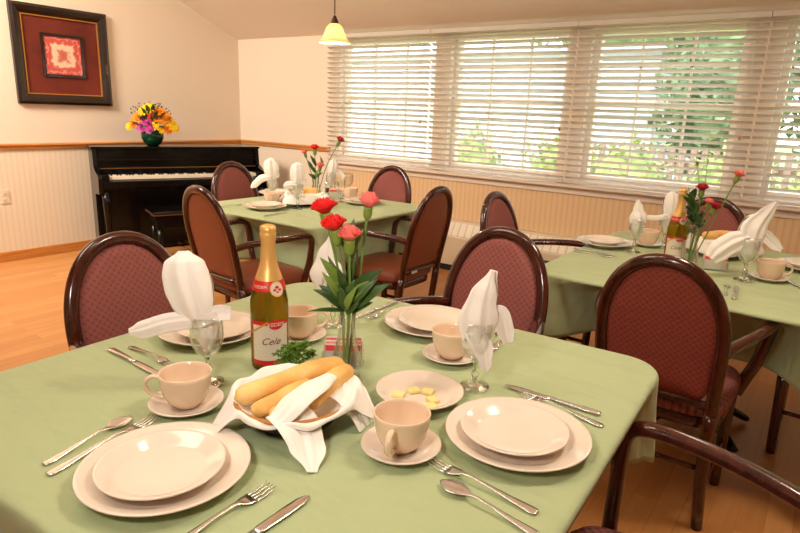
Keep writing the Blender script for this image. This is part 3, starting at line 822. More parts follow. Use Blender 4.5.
# flatware: local +y towards the working end, origin at middle
def strip(bm, sts, th=.0018):
    """sts: (y, half width, z centre, edge lift)"""
    top=[];bot=[]
    for y,w,z,l in sts:
        top.append([bm.verts.new((q*w, y, z+th/2*(1-.5*abs(q))+abs(q)**2*l)) for q in (-1,-.5,0,.5,1)])
        bot.append([bm.verts.new((q*w, y, z-th/2*(1-.5*abs(q))+abs(q)**2*l)) for q in (-1,-.5,0,.5,1)])
    n=len(sts)
    for i in range(n-1):
        for k in range(4):
            bm.faces.new((top[i][k],top[i][k+1],top[i+1][k+1],top[i+1][k])); bm.faces.new((bot[i][k],bot[i+1][k],bot[i+1][k+1],bot[i][k+1]))
        for k in (0,4): bm.faces.new((top[i][k],top[i+1][k],bot[i+1][k],bot[i][k]))
    for i in (0,n-1):
        for k in range(4): bm.faces.new((top[i][k],bot[i][k],bot[i][k+1],top[i][k+1]))
HAN = [(-.098,.004,.0025,0),(-.094,.0085,.0025,0),(-.08,.0088,.003,0),(-.05,.006,.005,0),(-.01,.0034,.009,0),(.02,.003,.0115,0)]
def make_fork():
    bm = B()
    strip(bm, HAN+[(.033,.0042,.010,0),(.042,.0095,.006,.001),(.052,.0125,.0035,.0015),(.062,.0128,.003,.0015)], .002)
    for k in range(4):
        x = -.0108+k*.0072
        strip_pts = [(.060,.0018,.0032,0),(.075,.0016,.0028,0),(.090,.0014,.005,0),(.100,.0006,.0085,0)]
        st = B(); strip(st, strip_pts, .0018)
        for v in st.verts: v.co.x += x
        tmp = bpy.data.meshes.new('t'); st.to_mesh(tmp); st.free(); bm.from_mesh(tmp); bpy.data.meshes.remove(tmp)
    return link('fork', bm, M['steel'])
def make_spoon():
    bm = B(); sts = HAN+[(.034,.0035,.0095,0)]
    for k in range(9):
        t = k/8; w = .0195*math.sin(PI*(.06+.92*t))**.6*(.85+.15*math.sin(PI*t)); dep = .0065*math.sin(PI*t)
        sts.append((.040+.058*t, max(w,.003), .0085-dep*.9+(.0 if t<.5 else -.002*(t-.5)), dep*.95))
    strip(bm, sts, .0016); return link('spoon', bm, M['steel'])
def make_knife():
    bm = B()
    strip(bm, [(-.108,.004,.004,0),(-.104,.0082,.004,0),(-.07,.0085,.0045,0),(-.02,.0062,.005,0),(.0,.0058,.005,0)], .006)
    strip(bm, [(-.004,.0052,.0045,0),(.01,.0088,.0042,0),(.06,.0098,.004,0),(.088,.0088,.004,0),(.102,.005,.004,0),(.106,.0015,.004,0)], .0014)
    return link('knife', bm, M['steel'])
MK = {'fork':make_fork,'spoon':make_spoon,'knife':make_knife}
def flat(kind, hx, hy, ex, ey, label, z=Z0):
    a = math.atan2(ey-hy, ex-hx)-PI/2
    L_ = {'fork':.098,'spoon':.098,'knife':.107}[kind]
    d = Vector((ex-hx, ey-hy, 0)).normalized()
    # working end anchored at (ex,ey)
    sc = max(.92, min(1.17, math.hypot(ex-hx, ey-hy)/(2*L_))); L_ *= sc
    o = inst(kind, MK[kind], kind, (ex-d.x*L_, ey-d.y*L_, z), a, label, kind, 'stainless %s' % {'knife':'knives'}.get(kind, kind+'s')); o.scale = (min(sc,1.06), sc, 1)
flat('spoon',-1.033,.404,-1.066,.588,'steel spoon left of the nearest plate, outermost')
flat('fork',-.997,.394,-1.034,.618,'steel fork running along left rim of nearest plate')
flat('fork',-.682,.40,-.680,.605,'steel fork at bottom edge, right of the nearest plate')
flat('knife',-.612,.40,-.613,.629,'steel knife at bottom edge beside a fork, right of nearest plate')
flat('fork',-.298,.827,-.515,.842,'steel fork below right plate, tines by the centre saucer')
flat('spoon',-.275,.777,-.464,.798,'steel spoon below the fork near the right plate')
flat('knife',-.328,1.227,-.553,1.223,'steel knife above the right plate, toward the table edge')
flat('fork',-.306,1.179,-.507,1.207,'steel fork lying just above the right plate, below a knife')
flat('knife',-1.124,1.565,-1.125,1.345,'steel knife at far side left of the back plate')
flat('fork',-1.075,1.552,-1.090,1.365,'steel fork at far side beside the back plate')
flat('knife',-1.434,.749,-1.196,.739,'steel knife at far left of the near table, outermost')
flat('fork',-1.415,.792,-1.231,.791,'steel fork between left plate and left knife')
flat('fork',-.693,1.557,-.679,1.375,'steel fork right of back plate, half behind the goblet napkin')
flat('spoon',-.725,1.56,-.722,1.375,'steel spoon beside back plate, mostly behind the goblet napkin')

# goblets
def make_goblet():
    r = empty('goblet')
    bm = B(); lathe(bm, [(0,.001),(.030,.001),(.034,.002),(.034,.004),(.020,.007),(.008,.014),(0,.016)], 40); link('foot', bm, M['glass_solid'], r)
    bm = B(); lathe(bm, [(.0075,.012),(.0055,.022),(.009,.030),(.0095,.036),(.005,.044),(.0055,.058),(.011,.066)], 20); link('stem', bm, M['glass_solid'], r)
    bm = B(); lathe(bm, [(0,.062),(.012,.065),(.024,.076),(.034,.095),(.038,.118),(.037,.145),(.0355,.165),(.0345,.165),(.0357,.145),(.0365,.118),(.0325,.096),(.022,.079),(.010,.069),(0,.067)], 40); link('bowl', bm, M['glass'], r)
    return r
GG = 'stemmed glass goblets'
def goblet(x,y,label,s=1):
    o = inst('goblet', make_goblet, 'goblet', (x,y,Z0), 0, label, 'goblet', GG)
    if s != 1: o.scale = (s,s,s)
    return o
# napkins: several folded leaves rising from a pleated cone
def cloth_leaf(bm, pts, widths, side, cup=.3, n=5, twist=0, pleat=0):
    pts = smooth_path(pts, n); m = len(pts)
    ws = []
    for i in range(m):
        t = i/(m-1)*(len(widths)-1); k = min(int(t), len(widths)-2); f = t-k; f = f*f*(3-2*f)
        ws.append(widths[k]*(1-f)+widths[k+1]*f)
    side = Vector(side).normalized(); rows = []; U = 12
    for i, p in enumerate(pts):
        t = (pts[min(i+1,m-1)]-pts[max(i-1,0)]).normalized()
        s = (side-t*side.dot(t)).normalized(); nrm = s.cross(t)
        a = twist*i/(m-1); s2 = s*math.cos(a)+nrm*math.sin(a); n2 = nrm*math.cos(a)-s*math.sin(a)
        rows.append([bm.verts.new(p+s2*ws[i]*q+n2*(cup*ws[i]*(1-q*q)+(pleat+.05)*ws[i]*math.cos(q*PI*2.5+i*.06)+.05*ws[i]*math.sin(q*PI*4.3+i*.13))) for q in [-1+2*k/U for k in range(U+1)]])
    for a_, b_ in zip(rows, rows[1:]):
        for k in range(U): bm.faces.new((a_[k],a_[k+1],b_[k+1],b_[k]))
def napkin(x, y, z, leaves, label, scale=1, rz=0, group='white napkins folded in goblets', name='folded_napkin'):
    bm = B()
    for lf in leaves: cloth_leaf(bm, *lf)
    o = link(name, bm, M['napkin'], None, loc=(x,y,z)); o.rotation_euler = (0,0,rz); o.scale = (scale,)*3
    solid(o, .0018, 0); subsurf(o, 1)
    tag(o, label, 'napkin', group); return o
RV = Vector((.81,.587,0)); TV = Vector((.587,-.81,0))    # room directions: rightward and towards the viewer's side of the tables
def V3(r, t, z): v = RV*r+TV*t; return (v.x, v.y, z)
def crown(h=.20, w=.036, lean_=0, lw=.11, ld=-.02, rw=.05, z0=.075, rd=.01, wt=1.0, tip=.35):
    """blade standing out of a goblet, with a wing drooping left and a small one to the right"""
    LV = [
     ([V3(0,0,z0),V3(0,.002,z0+.05),V3(lean_*.3,.002,z0+.09)], [.008,.030,.032], RV, .75, 6, 0, .10),
     ([V3(0,0,z0),V3(0,-.004,z0+.05),V3(lean_*.3,-.004,z0+.09)], [.008,.028,.030], RV, -.75, 6, 0, .10),
     ([V3(lean_*.2,.004,z0+.06),V3(lean_*.6,.008,z0+.06+h*.35),V3(lean_*.9,.006,z0+.06+h*.7),V3(lean_,.0,z0+.06+h*1.0)], [w*.5,w*.72,w*.92,w*1.0,w*.97,w*.84,w*.22], RV, .55, 8, 0, .07),
     ([V3(lean_*.2,-.008,z0+.06),V3(lean_*.6,-.012,z0+.06+h*.35),V3(lean_*.9,-.010,z0+.06+h*.68),V3(lean_,-.004,z0+.06+h*.96)], [w*.45,w*.65,w*.85,w*.95,w*.86,w*.66,w*.12], RV, -.5, 8, 0, .07),
    ]
    if lw: LV.append(([V3(.01,.012,z0+.085),V3(-lw*.45,.018,z0+.075),V3(-lw*.8,.02,z0+.06+ld*.6),V3(-lw,.02,z0+.055+ld)], [.018,.026*wt,.024*wt,.008], (0,.2,1), .35, 6))
    if rw: LV.append(([V3(-.005,.010,z0+.08),V3(rw*.5,.016,z0+.10),V3(rw,.016,z0+.09+rd)], [.014,.018,.016], (0,.2,1), .3, 6))
    # band across
    LV.append(([V3(-.030,.020,z0+.075),V3(0,.032,z0+.085),V3(.032,.020,z0+.095)], [.012,.014,.011], (0,0,1), .2, 6))
    return LV
# T1 left goblet, right goblet, back goblet
goblet(-1.09,.792,'goblet with big winged napkin at left of the near table')
napkin(-1.09,.792,Z0,crown(h=.175,w=.052,lean_=-.042,lw=.165,ld=-.005,rw=.06,wt=.85,tip=.75),'big white napkin with long left wing, above the left cup')
goblet(-.607,1.172,'goblet with napkin right of the carnation vase')
napkin(-.607,1.172,Z0,[
  ([V3(0,0,.072),V3(0,.002,.12),V3(.0,.0,.17)], [.008,.030,.036], RV, .75, 6, 0, .1),
  ([V3(0,0,.072),V3(0,-.004,.12),V3(.0,-.004,.17)], [.008,.028,.034], RV, -.75, 6, 0, .1),
  ([V3(-.005,.006,.10),V3(-.004,.010,.17),V3(.004,.008,.225),V3(.022,0,.285)], [.030,.046,.032,.006], RV, .45, 7, 0, .04),
  ([V3(0,-.006,.12),V3(.0,-.010,.17),V3(.010,-.008,.225),V3(.026,-.002,.283)], [.028,.044,.030,.010], RV, -.45, 7, 0, .04),
  ([V3(.022,.004,.195),V3(.046,.010,.185),V3(.060,.012,.145),V3(.070,.012,.115)], [.010,.020,.020,.012], (.8,.6,.1), .35, 6),
  ([V3(-.02,.02,.15),V3(.006,.034,.115),V3(.016,.038,.075),V3(.020,.036,.055)], [.020,.024,.014,.003], RV, .3, 6),
 ],'white napkin shaped like a tall peak in the right goblet, against a chair')
goblet(-1.135,1.265,'goblet behind the carnation stems, close to the back knife')
napkin(-1.135,1.265,Z0,[
  ([V3(0,0,.072),V3(0,.002,.12),V3(-.01,.0,.15)], [.008,.028,.032], RV, .75, 6, 0, .1),
  ([V3(-.01,0,.10),V3(-.018,0,.16),V3(-.022,0,.21),V3(-.010,0,.27)], [.036,.052,.026,.004], RV, .4, 7),
  ([V3(-.01,-.006,.10),V3(-.018,-.008,.16),V3(-.022,-.006,.21),V3(-.010,0,.268)], [.036,.050,.024,.004], RV, -.4, 7),
 ],'white pointed napkin half hidden behind the near carnations')

# ------------------------------------------------------------------ bottles
def bend_text(s, size, r, zc, ang0, m, name, parent, shear=0, lift=.0006):
    cu = bpy.data.curves.new(name, 'FONT'); cu.body = s; cu.size = size; cu.align_x = 'CENTER'; cu.align_y = 'CENTER'; cu.shear = shear; cu.extrude = .0001
    ob = bpy.data.objects.new(name, cu); COL.objects.link(ob)
    dg = bpy.context.evaluated_depsgraph_get()
    me = bpy.data.meshes.new_from_object(ob.evaluated_get(dg)); COL.objects.unlink(ob); bpy.data.objects.remove(ob)
    for v in me.vertices:
        x, y = v.co.x, v.co.y; a = ang0 + x/r; rr = r+lift+v.co.z
        v.co = Vector((rr*math.cos(a), rr*math.sin(a), zc+y))
    me.materials.clear(); me.materials.append(m)
    o = bpy.data.objects.new(name, me); COL.objects.link(o); o.parent = parent; return o
def patch(bm, r, a0, a1, zf0, zf1, n=24, mi=0, lift=.0):
    lo=[];hi=[]
    for k in range(n+1):
        t=k/n; a=a0+(a1-a0)*t
        lo.append(bm.verts.new(((r+lift)*math.cos(a),(r+lift)*math.sin(a),zf0(t)))); hi.append(bm.verts.new(((r+lift)*math.cos(a),(r+lift)*math.sin(a),zf1(t))))
    for k in range(n):
        f=bm.faces.new((lo[k],lo[k+1],hi[k+1],hi[k])); f.material_index=mi
def bottle(x, y, face, label):
    r = empty('sparkling_bottle', (x,y,Z0), math.radians(face), label, 'bottle', 'gold topped sparkling bottles')
    bm = B(); lathe(bm, [(0,.012),(.030,.006),(.040,0),(.0445,.006),(.0455,.02),(.0455,.150),(.0445,.172),(.040,.195),(.031,.222),(.022,.245),(.0175,.262),(.0155,.290),(.0150,.330),(.017,.333),(.017,.343),(.0,.345)], 48)
    link('bottle_body', bm, M['glass_green'], r)
    bm = B(); lathe(bm, [(0,.016),(.041,.012),(.0425,.025),(.0425,.150),(.041,.172),(.036,.195),(.028,.215),(0,.216)], 40)
    link('juice', bm, mat('pale_cider', srgb(206,160,40), .0, trans=.9, ior=1.33), r)
    bm = B(); lathe(bm, [(.0342,.219),(.0300,.232),(.0235,.250),(.0195,.266),(.0175,.292),(.0168,.318),(.0190,.322),(.0192,.334),(.0178,.337),(.0190,.340),(.0180,.350),(.010,.354),(0,.354)], 40); link('foil_cap', bm, M['foil'], r)
    # red neck band with emblem
    bm = B(); lathe(bm, [(.0402,.2005),(.0395,.204),(.0338,.2225),(.0328,.2245)], 48); nb = link('neck_band', bm, M['label_red'], r)
    a0 = 0
    t_ = bend_text('KEDEM', .011, .0388, .2115, a0-.55, M['ink_white'], 'neck_lettering', nb, lift=.0008)
    bm = B()
    for rr_, mi, lf in ((.0165,0,.003),(.0140,1,.0036)):
        vs=[]
        for k in range(24):
            a=2*PI*k/24; vs.append(bm.verts.new((.0385+lf+.0, rr_*math.cos(a), .208+rr_*1.1*math.sin(a))))
        f=bm.faces.new(vs); f.material_index=mi
    for v in bm.verts:
        a=a0+.45+v.co.y/.040; zz=v.co.z; rr_=v.co.x-(zz-.208)*.30; v.co=Vector((rr_*math.cos(a), rr_*math.sin(a), zz))
    me_ = link('neck_emblem', bm, [M['foil'], M['label_white']], r, False)
    bm = B()
    for q,(dy,dz,rr_) in enumerate(((0,.004,.005),(-.006,-.002,.004),(.006,-.002,.004),(0,-.007,.003))):
        vs=[bm.verts.new((.0385+.0044, dy+rr_*math.cos(2*PI*k/10), .208+dz+rr_*.7*math.sin(2*PI*k/10))) for k in range(10)]; bm.faces.new(vs)
    for v in bm.verts:
        a=a0+.45+v.co.y/.040; zz=v.co.z; rr_=v.co.x-(zz-.208)*.30; v.co=Vector((rr_*math.cos(a), rr_*math.sin(a), zz))
    link('emblem_mark', bm, M['label_red'], me_, False)
    # front label: red edge, cream field, gold diagonal stripe, red oval, lettering
    R0=.0459; W=1.05
    bm = B(); patch(bm, R0, -W, W, lambda t:.020, lambda t:.130-.010*abs(2*t-1)*0); fl = link('front_label', bm, M['label_red'], r)
    bm = B(); patch(bm, R0, -W+.10, W, lambda t:.032, lambda t:.120, lift=.0004); link('label_field', bm, M['label_white'], fl)
    bm = B(); patch(bm, R0, -W, -W+.95, lambda t:.096+.030*t, lambda t:.101+.030*t, lift=.0009); link('label_stripe', bm, M['label_gold'], fl)
    bm = B(); 
    vs=[]
    for k in range(36):
        a=2*PI*k/36; vs.append((.38*math.cos(a), .0125*math.sin(a)))
    cen=[bm.verts.new(((R0+.0012)*math.cos(.32),(R0+.0012)*math.sin(.32),.122))]
    ring=[bm.verts.new(((R0+.0012)*math.cos(.32+da),(R0+.0012)*math.sin(.32+da),.122+dz)) for da,dz in vs]
    rm=[bm.verts.new(((R0+.0012)*math.cos(.32+da*.5),(R0+.0012)*math.sin(.32+da*.5),.122+dz*.5)) for da,dz in vs]
    for k in range(36):
        j=(k+1)%36; bm.faces.new((ring[k],ring[j],rm[j],rm[k])); bm.faces.new((rm[k],rm[j],cen[0]))
    link('label_oval', bm, M['label_red'], fl)
    r.scale = (.95,.95,.95) if x > -1 else (1,1,1)
    bend_text('KEDEM', .0125, R0, .122, .32, M['ink_white'], 'label_lettering', fl, lift=.0018)
    bend_text('Cele', .024, R0, .080, .02, M['ink_brown'], 'label_script', fl, shear=.45, lift=.0010)
    return r
# angle from bottle towards the viewer's side
def facing(x, y, off=0): return math.degrees(math.atan2(-y, -x))+off
bottle(-1.056,.948, facing(-1.056,.948,0), 'gold topped sparkling bottle on the near table')
bottle(-.545,2.90, facing(-.545,2.90,0), 'gold topped sparkling bottle on the right rear table')

# ------------------------------------------------------------------ vases + flowers
def bud_vase(x, y, label, tilt=(0,0), h=.165):
    r = empty('bud_vase', (x,y,Z0), 0, label, 'vase', 'clear glass bud vases'); r.rotation_euler = (tilt[0], tilt[1], 0)
    s = h/.165
    bm = B(); lathe(bm, [(0,.002),(.036,0),(.043,.003),(.044,.010),(.038,.040*s),(.029,.075*s),(.0215,.110*s),(.0185,.138*s),(.0195,.156*s),(.0215,.165*s),(.0200,.165*s),(.0180,.155*s),(.0168,.138*s),(.0195,.109*s),(.0270,.073*s),(.0360,.036*s),(.040,.014),(0,.012)], 40)
    link('vase_glass', bm, M['glass'], r)
    return r
vx, vy = -.862, 1.008
bud_vase(vx, vy, 'clear bud vase with red and pink carnations beside the bread')
def flowers(x, y, zb, specs, group, where):
    for i,(dx,dy,z,r,col,lab,lv,bend) in enumerate(specs):
        carnation((x+dx*.1,y+dy*.1,zb), (x+dx,y+dy,z), r, M[col], lab+where, group, lv, seed=i+1, bend=bend)
def off(dx, dz_, dy=0): return dx, dy, dz_
g1 = 'carnations in the near vase'
w_ = ' in the near vase'
lz = .93
def rl(r, t, z): v = RV*r+TV*t; return (vx+v.x, vy+v.y, z)
sp = []
def car(r, t, z, rad, col, lab, leaves, bend, X, Y, grp, where, seed, zb=.772, hh=.8):
    v = RV*r+TV*t
    carnation((X+v.x*.08, Y+v.y*.08, zb), (X+v.x, Y+v.y, z), rad, M[col], lab+where, grp, leaves, seed, bend, hh=hh)
car(-.048,.0,1.142,.031,'red_petal','upper left red carnation',[(rl(-.012,.01,.96),rl(-.055,.03,1.03),.010,'leaf_light'),(rl(-.02,0,1.0),rl(-.045,.0,1.06),.007,'leaf')],V3(.015,0,0),vx,vy,g1,w_,1)
car(-.024,.03,1.112,.030,'red_petal','lower left red carnation',[(rl(-.010,.01,.95),rl(-.075,.02,.985),.011,'leaf'),(rl(-.012,.02,.96),rl(-.045,.02,1.0),.010,'leaf')],V3(.018,0,0),vx,vy,g1,w_,2)
car(.006,.035,1.092,.029,'pink_petal','central pink carnation',[(rl(.0,.02,.94),rl(.025,.05,1.005),.010,'leaf_light'),(rl(.008,.01,.93),rl(.06,.02,.96),.012,'leaf')],V3(.004,0,0),vx,vy,g1,w_,3)
car(.042,-.01,1.160,.024,'pink_petal','tall pink carnation at the right',[(rl(.012,.0,.94),rl(.048,.0,1.02),.009,'leaf'),(rl(.010,.02,.95),rl(.070,.04,1.02),.014,'leaf')],V3(.0,0,0),vx,vy,g1,w_,4,hh=1.15)
ge = empty('greenery_sprig', (vx,vy,.775), 0, 'leafy dark green sprig among the near carnations', 'greenery', 'greenery sprigs in vases')
bm = B(); sweep(bm, smooth_path([V3(0,0,0),V3(.004,0,.15),V3(.0,.01,.34)],6), .0018, seg=6); sweep(bm, smooth_path([V3(0.004,0,0),V3(.014,0,.15),V3(.022,.01,.31)],6), .0018, seg=6); sweep(bm, smooth_path([V3(-.004,0,0),V3(-.014,0,.15),V3(-.045,.01,.26)],6), .0016, seg=6); link('stem', bm, M['leaf'], ge)
rnd = random.Random(11)
for (r0,t0,z0_,r1,t1,z1_,w,mk) in [(0,0,.29,-.020,.01,.37,.009,'leaf_light'),(0,0,.29,.014,.02,.375,.010,'leaf'),(.0,0,.27,.034,.01,.35,.009,'leaf_light'),(.01,0,.20,.080,.03,.265,.016,'leaf'),(.01,.01,.17,.095,.04,.235,.015,'leaf'),(.0,.01,.18,.050,.04,.24,.012,'leaf_light'),
      (-.005,0,.21,-.060,.02,.285,.012,'leaf_light'),(-.005,0,.19,-.045,.03,.235,.014,'leaf_light'),(-.01,0,.18,-.065,.0,.215,.010,'leaf'),(-.005,0,.17,-.045,.03,.195,.013,'leaf'),(-.0,0,.16,-.085,.04,.165,.005,'leaf'),(.01,0,.17,.055,.03,.20,.012,'leaf'),(0,.01,.2,-.02,.04,.27,.010,'leaf'),(.0,.01,.18,.02,.05,.245,.011,'leaf'),(.004,0,.22,.02,.03,.29,.008,'leaf'),(0,.02,.17,-.012,.04,.225,.012,'leaf'),(0,.02,.16,.03,.04,.19,.010,'leaf')]:
    bm = B(); leaf_mesh(bm, V3(r0,t0,z0_-.005), V3(r1,t1,z1_+.0), w*1.2, .10, up=(.45,-.62,.6)); solid(link('leaf', bm, M[mk], ge), .0009)

# sweetener caddy behind the near vase
def caddy(x, y, rz, label, m1='packet_pink'):
    r = empty('packet_caddy', (x,y,Z0), rz, label, 'caddy', 'sweetener caddies')
    bm = B()
    w,d,h,t = .052,.030,.048,.003
    box(bm,-w,w,-d,d,0,t); box(bm,-w,-w+t,-d,d,t,h); box(bm,w-t,w,-d,d,t,h); box(bm,-w+t,w-t,-d,-d+t,t,h); box(bm,-w+t,w-t,d-t,d,t,h)
    link('clear_box', bm, M['glass'], r, False)
    for i in range(7):
        bm = B(); yy = -d+.007+i*.0078; tx = .047 if i%2 else .044
        box(bm, -tx, tx, yy-.0014, yy+.0014, .004, .060+(.004 if i%3==0 else 0), .0008)
        pk = link('packet', bm, M['packet_white'] if i in (3,5) else M['packet_white'], r, False)
        bm = B(); box(bm, -tx+.001, tx-.001, yy-.0017, yy+.0017, .046, .0605, .0005); link('packet_top', bm, M[m1] if i not in (3,) else M['packet_white'], pk, False)
    return r
caddy(-.925,1.07,math.radians(38),'clear caddy of red topped sweetener packets behind the near vase')

# ------------------------------------------------------------------ bread basket
bx, by = -.815, .80
bb = empty('bread_basket', (bx,by,Z0), 0, 'dark oval basket under a white napkin, holding breadsticks', 'basket')
bm = B(); lathe(bm, [(0,.002),(.070,.0),(.078,.006),(.100,.035),(.116,.052),(.120,.054),(.117,.057),(.100,.042),(.074,.012),(0,.008)], 48, sx=.98, sy=1.05); link('bowl', bm, M['basket'], bb)
bm = B(); th = [2*PI*k/48 for k in range(49)]; sweep(bm, [Vector((.118*.98*math.cos(a), .118*1.05*math.sin(a), .056)) for a in th], .0045, hint=(0,0,1), seg=8, cap=False); link('woven_rim', bm, M['wicker'], bb)
# liner napkin: bowl-lining sheet with draped corners
bm = B(); n = 96; rings_ = []
def flapf(a):
    # extra outward length at four corners (angles in room axes)
    s = 0
    for c0, wd, am in ((-2.10,.36,.72),(1.95,.45,.45),(.55,.3,.5)):
        d_ = (a-c0+PI)%(2*PI)-PI; s = max(s, am*max(0,1-abs(d_)/wd)**.8)
    return s
for j,(rr, z) in enumerate(((.02,.012),(.05,.013),(.072,.020),(.092,.040),(.108,.058),(.119,.0675))):
    rings_.append([bm.verts.new((rr*.98*math.cos(2*PI*k/n), rr*1.05*math.sin(2*PI*k/n), z+((.002*math.sin(k*.9)-.016*max(0,math.cos(2*PI*k/n+.95))*(j-2)/3) if j > 2 else 0))) for k in range(n)])
bm.faces.new(rings_[0])
for j in range(1,8):
    t = j/7; ring = []
    for k in range(n):
        a = 2*PI*k/n; f = flapf(a); out_ = .010+.075*f*t+.003*math.sin(a*9); 
        z = .0675-(.012*t if f < .02 else min(.062, (.10*f)*t**1.3+.01*t))+.006*math.sin(PI*t)*(1-f)
        rr = .119+out_*min(1,t*1.5 if f < .02 else t**.8)*1.0
        ring.append(bm.verts.new((rr*.98*math.cos(a), rr*1.05*math.sin(a), max(.0035,z-.016*max(0,math.cos(a+.95))*(1-t*.6))+(.003*math.sin(a*7+2*t)+.002*math.sin(a*13))*(z>.03))))
    rings_.append(ring)
for a_, b_ in zip(rings_, rings_[1:]):
    for k in range(n): bm.faces.new((a_[k],a_[(k+1)%n],b_[(k+1)%n],b_[k]))
ln = link('basket_liner', bm, M['napkin'], None, loc=(bx,by,Z0)); solid(ln,.0016,1); subsurf(ln,1)
tag(ln, 'white cloth napkin lining the bread basket, corners draped on the table', 'napkin')
# breadsticks
def stick(p, q, r, label, bow=.01, seed=0):
    p = Vector(p); q = Vector(q); d = q-p; c = (p+q)/2
    o_ = Vector((0,0,1)); sd = d.cross(o_).normalized()
    pts = [p-c, (p*.66+q*.34)-c+Vector((0,0,bow))+sd*.004, (p*.34+q*.66)-c+Vector((0,0,bow))-sd*.003, q-c]
    path = smooth_path(pts, 9); n_ = len(path); rnd = random.Random(seed); k1 = rnd.uniform(0,6)
    def rf(t): 
        e = min(t, 1-t); return r*math.sqrt(max(.02, 1-(1-min(1,e/.09))**2))*(1+.06*math.sin(t*9+k1))
    bm = B(); sweep(bm, path, rf, lambda t: rf(t)*.88, hint=(0,0,1), seg=18)
    o = link('breadstick', bm, M['bread'], None, loc=tuple(c)); tag(o, label, 'bread', 'breadsticks in the basket')
stick((-.872,.690,.828),(-.795,.925,.846),.0215,'longest golden breadstick lying on top at the back of basket',.008,1)
stick((-.815,.685,.820),(-.805,.83,.830),.018,'golden breadstick below the longest one, pointing at lower left',.002,2)
stick((-.785,.700,.815),(-.765,.86,.818),.016,'golden breadstick partly covered by a napkin fold',.004,3)
stick((-.755,.765,.824),(-.780,.925,.838),.020,'golden breadstick at right with rounded end, near the vase',.004,4)
# napkin fold over the breadsticks + hanging flaps
def nap_lining(leaves, label, name='bread_napkin'):
    bm = B()
    for lf in leaves: cloth_leaf(bm, *lf)
    o = link(name, bm, M['napkin'], None); solid(o,.0018,0); subsurf(o,1); tag(o, label, 'napkin'); return o
nap_lining([
  ([(-.762,.690,.812),(-.752,.735,.842),(-.755,.79,.852),(-.765,.845,.853)], [.022,.030,.030,.018], (1,.3,.1), .45, 7),
  ([(-.768,.722,.832),(-.725,.718,.815),(-.690,.705,.785),(-.655,.680,.7625)], [.046,.044,.036,.010], (.1,1,.0), .12, 7),
  ([(-.765,.86,.835),(-.725,.865,.822),(-.695,.868,.79),(-.680,.870,.7625)], [.050,.046,.036,.032], (-.1,1,.0), .15, 7),
 ], 'white napkin folded over the breadsticks, two corners hanging over basket front')
# parsley
pe = empty('parsley_bunch', (-.945,.925,.815), 0, 'curly green parsley garnish between the bottle and the bread', 'parsley')
bm = B(); rnd = random.Random(9); st = B()
for i in range(110):
    a = rnd.uniform(0,2*PI); el = rnd.uniform(-.2,1.3); rr = rnd.uniform(.015,.042)
    c = Vector((math.cos(a)*math.cos(el)*rr*.9, math.sin(a)*math.cos(el)*rr*1.5, math.sin(el)*rr))
    for k in range(4):
        a2 = rnd.uniform(0,2*PI); d = Vector((math.cos(a2), math.sin(a2), rnd.uniform(-.3,.7)))*.010
        leaf_mesh(bm, c, c+d, .0042, .2, .4, n=4)
    if i % 4 == 0: sweep(st, [Vector((0,0,-.02)), c], .0008, seg=4)
o = link('leaves', bm, M['parsley'], pe); solid(o,.0006); link('stems', st, M['stem_green'], pe)

# ------------------------------------------------------------------ left rear table
def simple_basket(x, y, label, napl, brl):
    r = inst('rearbasket', lambda: make_rb(), 'bread_basket', (x,y,Z0), 0, label, 'basket', 'bread baskets on the rear tables')
    bm = B(); rnd_ = random.Random(int(abs(x)*100)); n_=60; rg=[]
    for j,(rr,z) in enumerate(((.02,.02),(.08,.03),(.115,.060),(.135,.075),(.155,.055),(.17,.02))):
        rg.append([bm.verts.new(((rr*(1+(.14*math.sin(4*2*PI*k/n_+1)+.05*math.sin(k*.8))*(j>2))*math.cos(2*PI*k/n_)), rr*(1+(.14*math.sin(4*2*PI*k/n_+1))*(j>2))*math.sin(2*PI*k/n_), z+(.015*math.sin(k*.7) if j>2 and j<5 else 0))) for k in range(n_)])
    bm.faces.new(rg[0])
    for a_,b_ in zip(rg,rg[1:]):
        for k in range(n_): bm.faces.new((a_[k],a_[(k+1)%n_],b_[(k+1)%n_],b_[k]))
    o = link('basket_liner', bm, M['napkin'], None, loc=(x,y,Z0)); solid(o,.002,1); subsurf(o,1); tag(o, napl, 'napkin', 'basket liners on the rear tables')
    stick((x-.07,y-.05,.845),(x+.06,y+.06,.85),.024,brl,.004,5)
def make_rb():
    r = empty('bread_basket'); bm = B(); lathe(bm, [(0,.002),(.070,.0),(.078,.006),(.100,.035),(.118,.054),(.114,.055),(.09,.035),(.074,.012),(0,.008)], 40); link('bowl', bm, M['basket'], r); return r
setting(-2.86,2.55,.132,.10,'at near side of the left rear table')
cup_set(-2.965,2.70,Z0,1.0,'behind near plate of the left rear table')
setting(-3.26,3.02,.132,.10,'at piano side of the left rear table')
goblet(-3.09,2.82,'goblet holding the tall napkin nearest the piano')
napkin(-3.09,2.82,Z0,crown(h=.15,w=.052,lean_=-.005,lw=.14,ld=-.045,rw=.05),'tall white napkin with drooping left wing, leftmost on the rear tables')
goblet(-2.73,2.70,'goblet holding the napkin in front of the left rear flowers')
napkin(-2.73,2.70,Z0,crown(h=.155,w=.046,lean_=.0,lw=.085,ld=.02,rw=.06),'tall white napkin with short wings, in front of the left rear flowers')
simple_basket(-2.82,2.86,'bread basket wrapped in white cloth on the left rear table','crumpled white liner of the left rear bread basket','small breadstick peeking from the left rear basket')
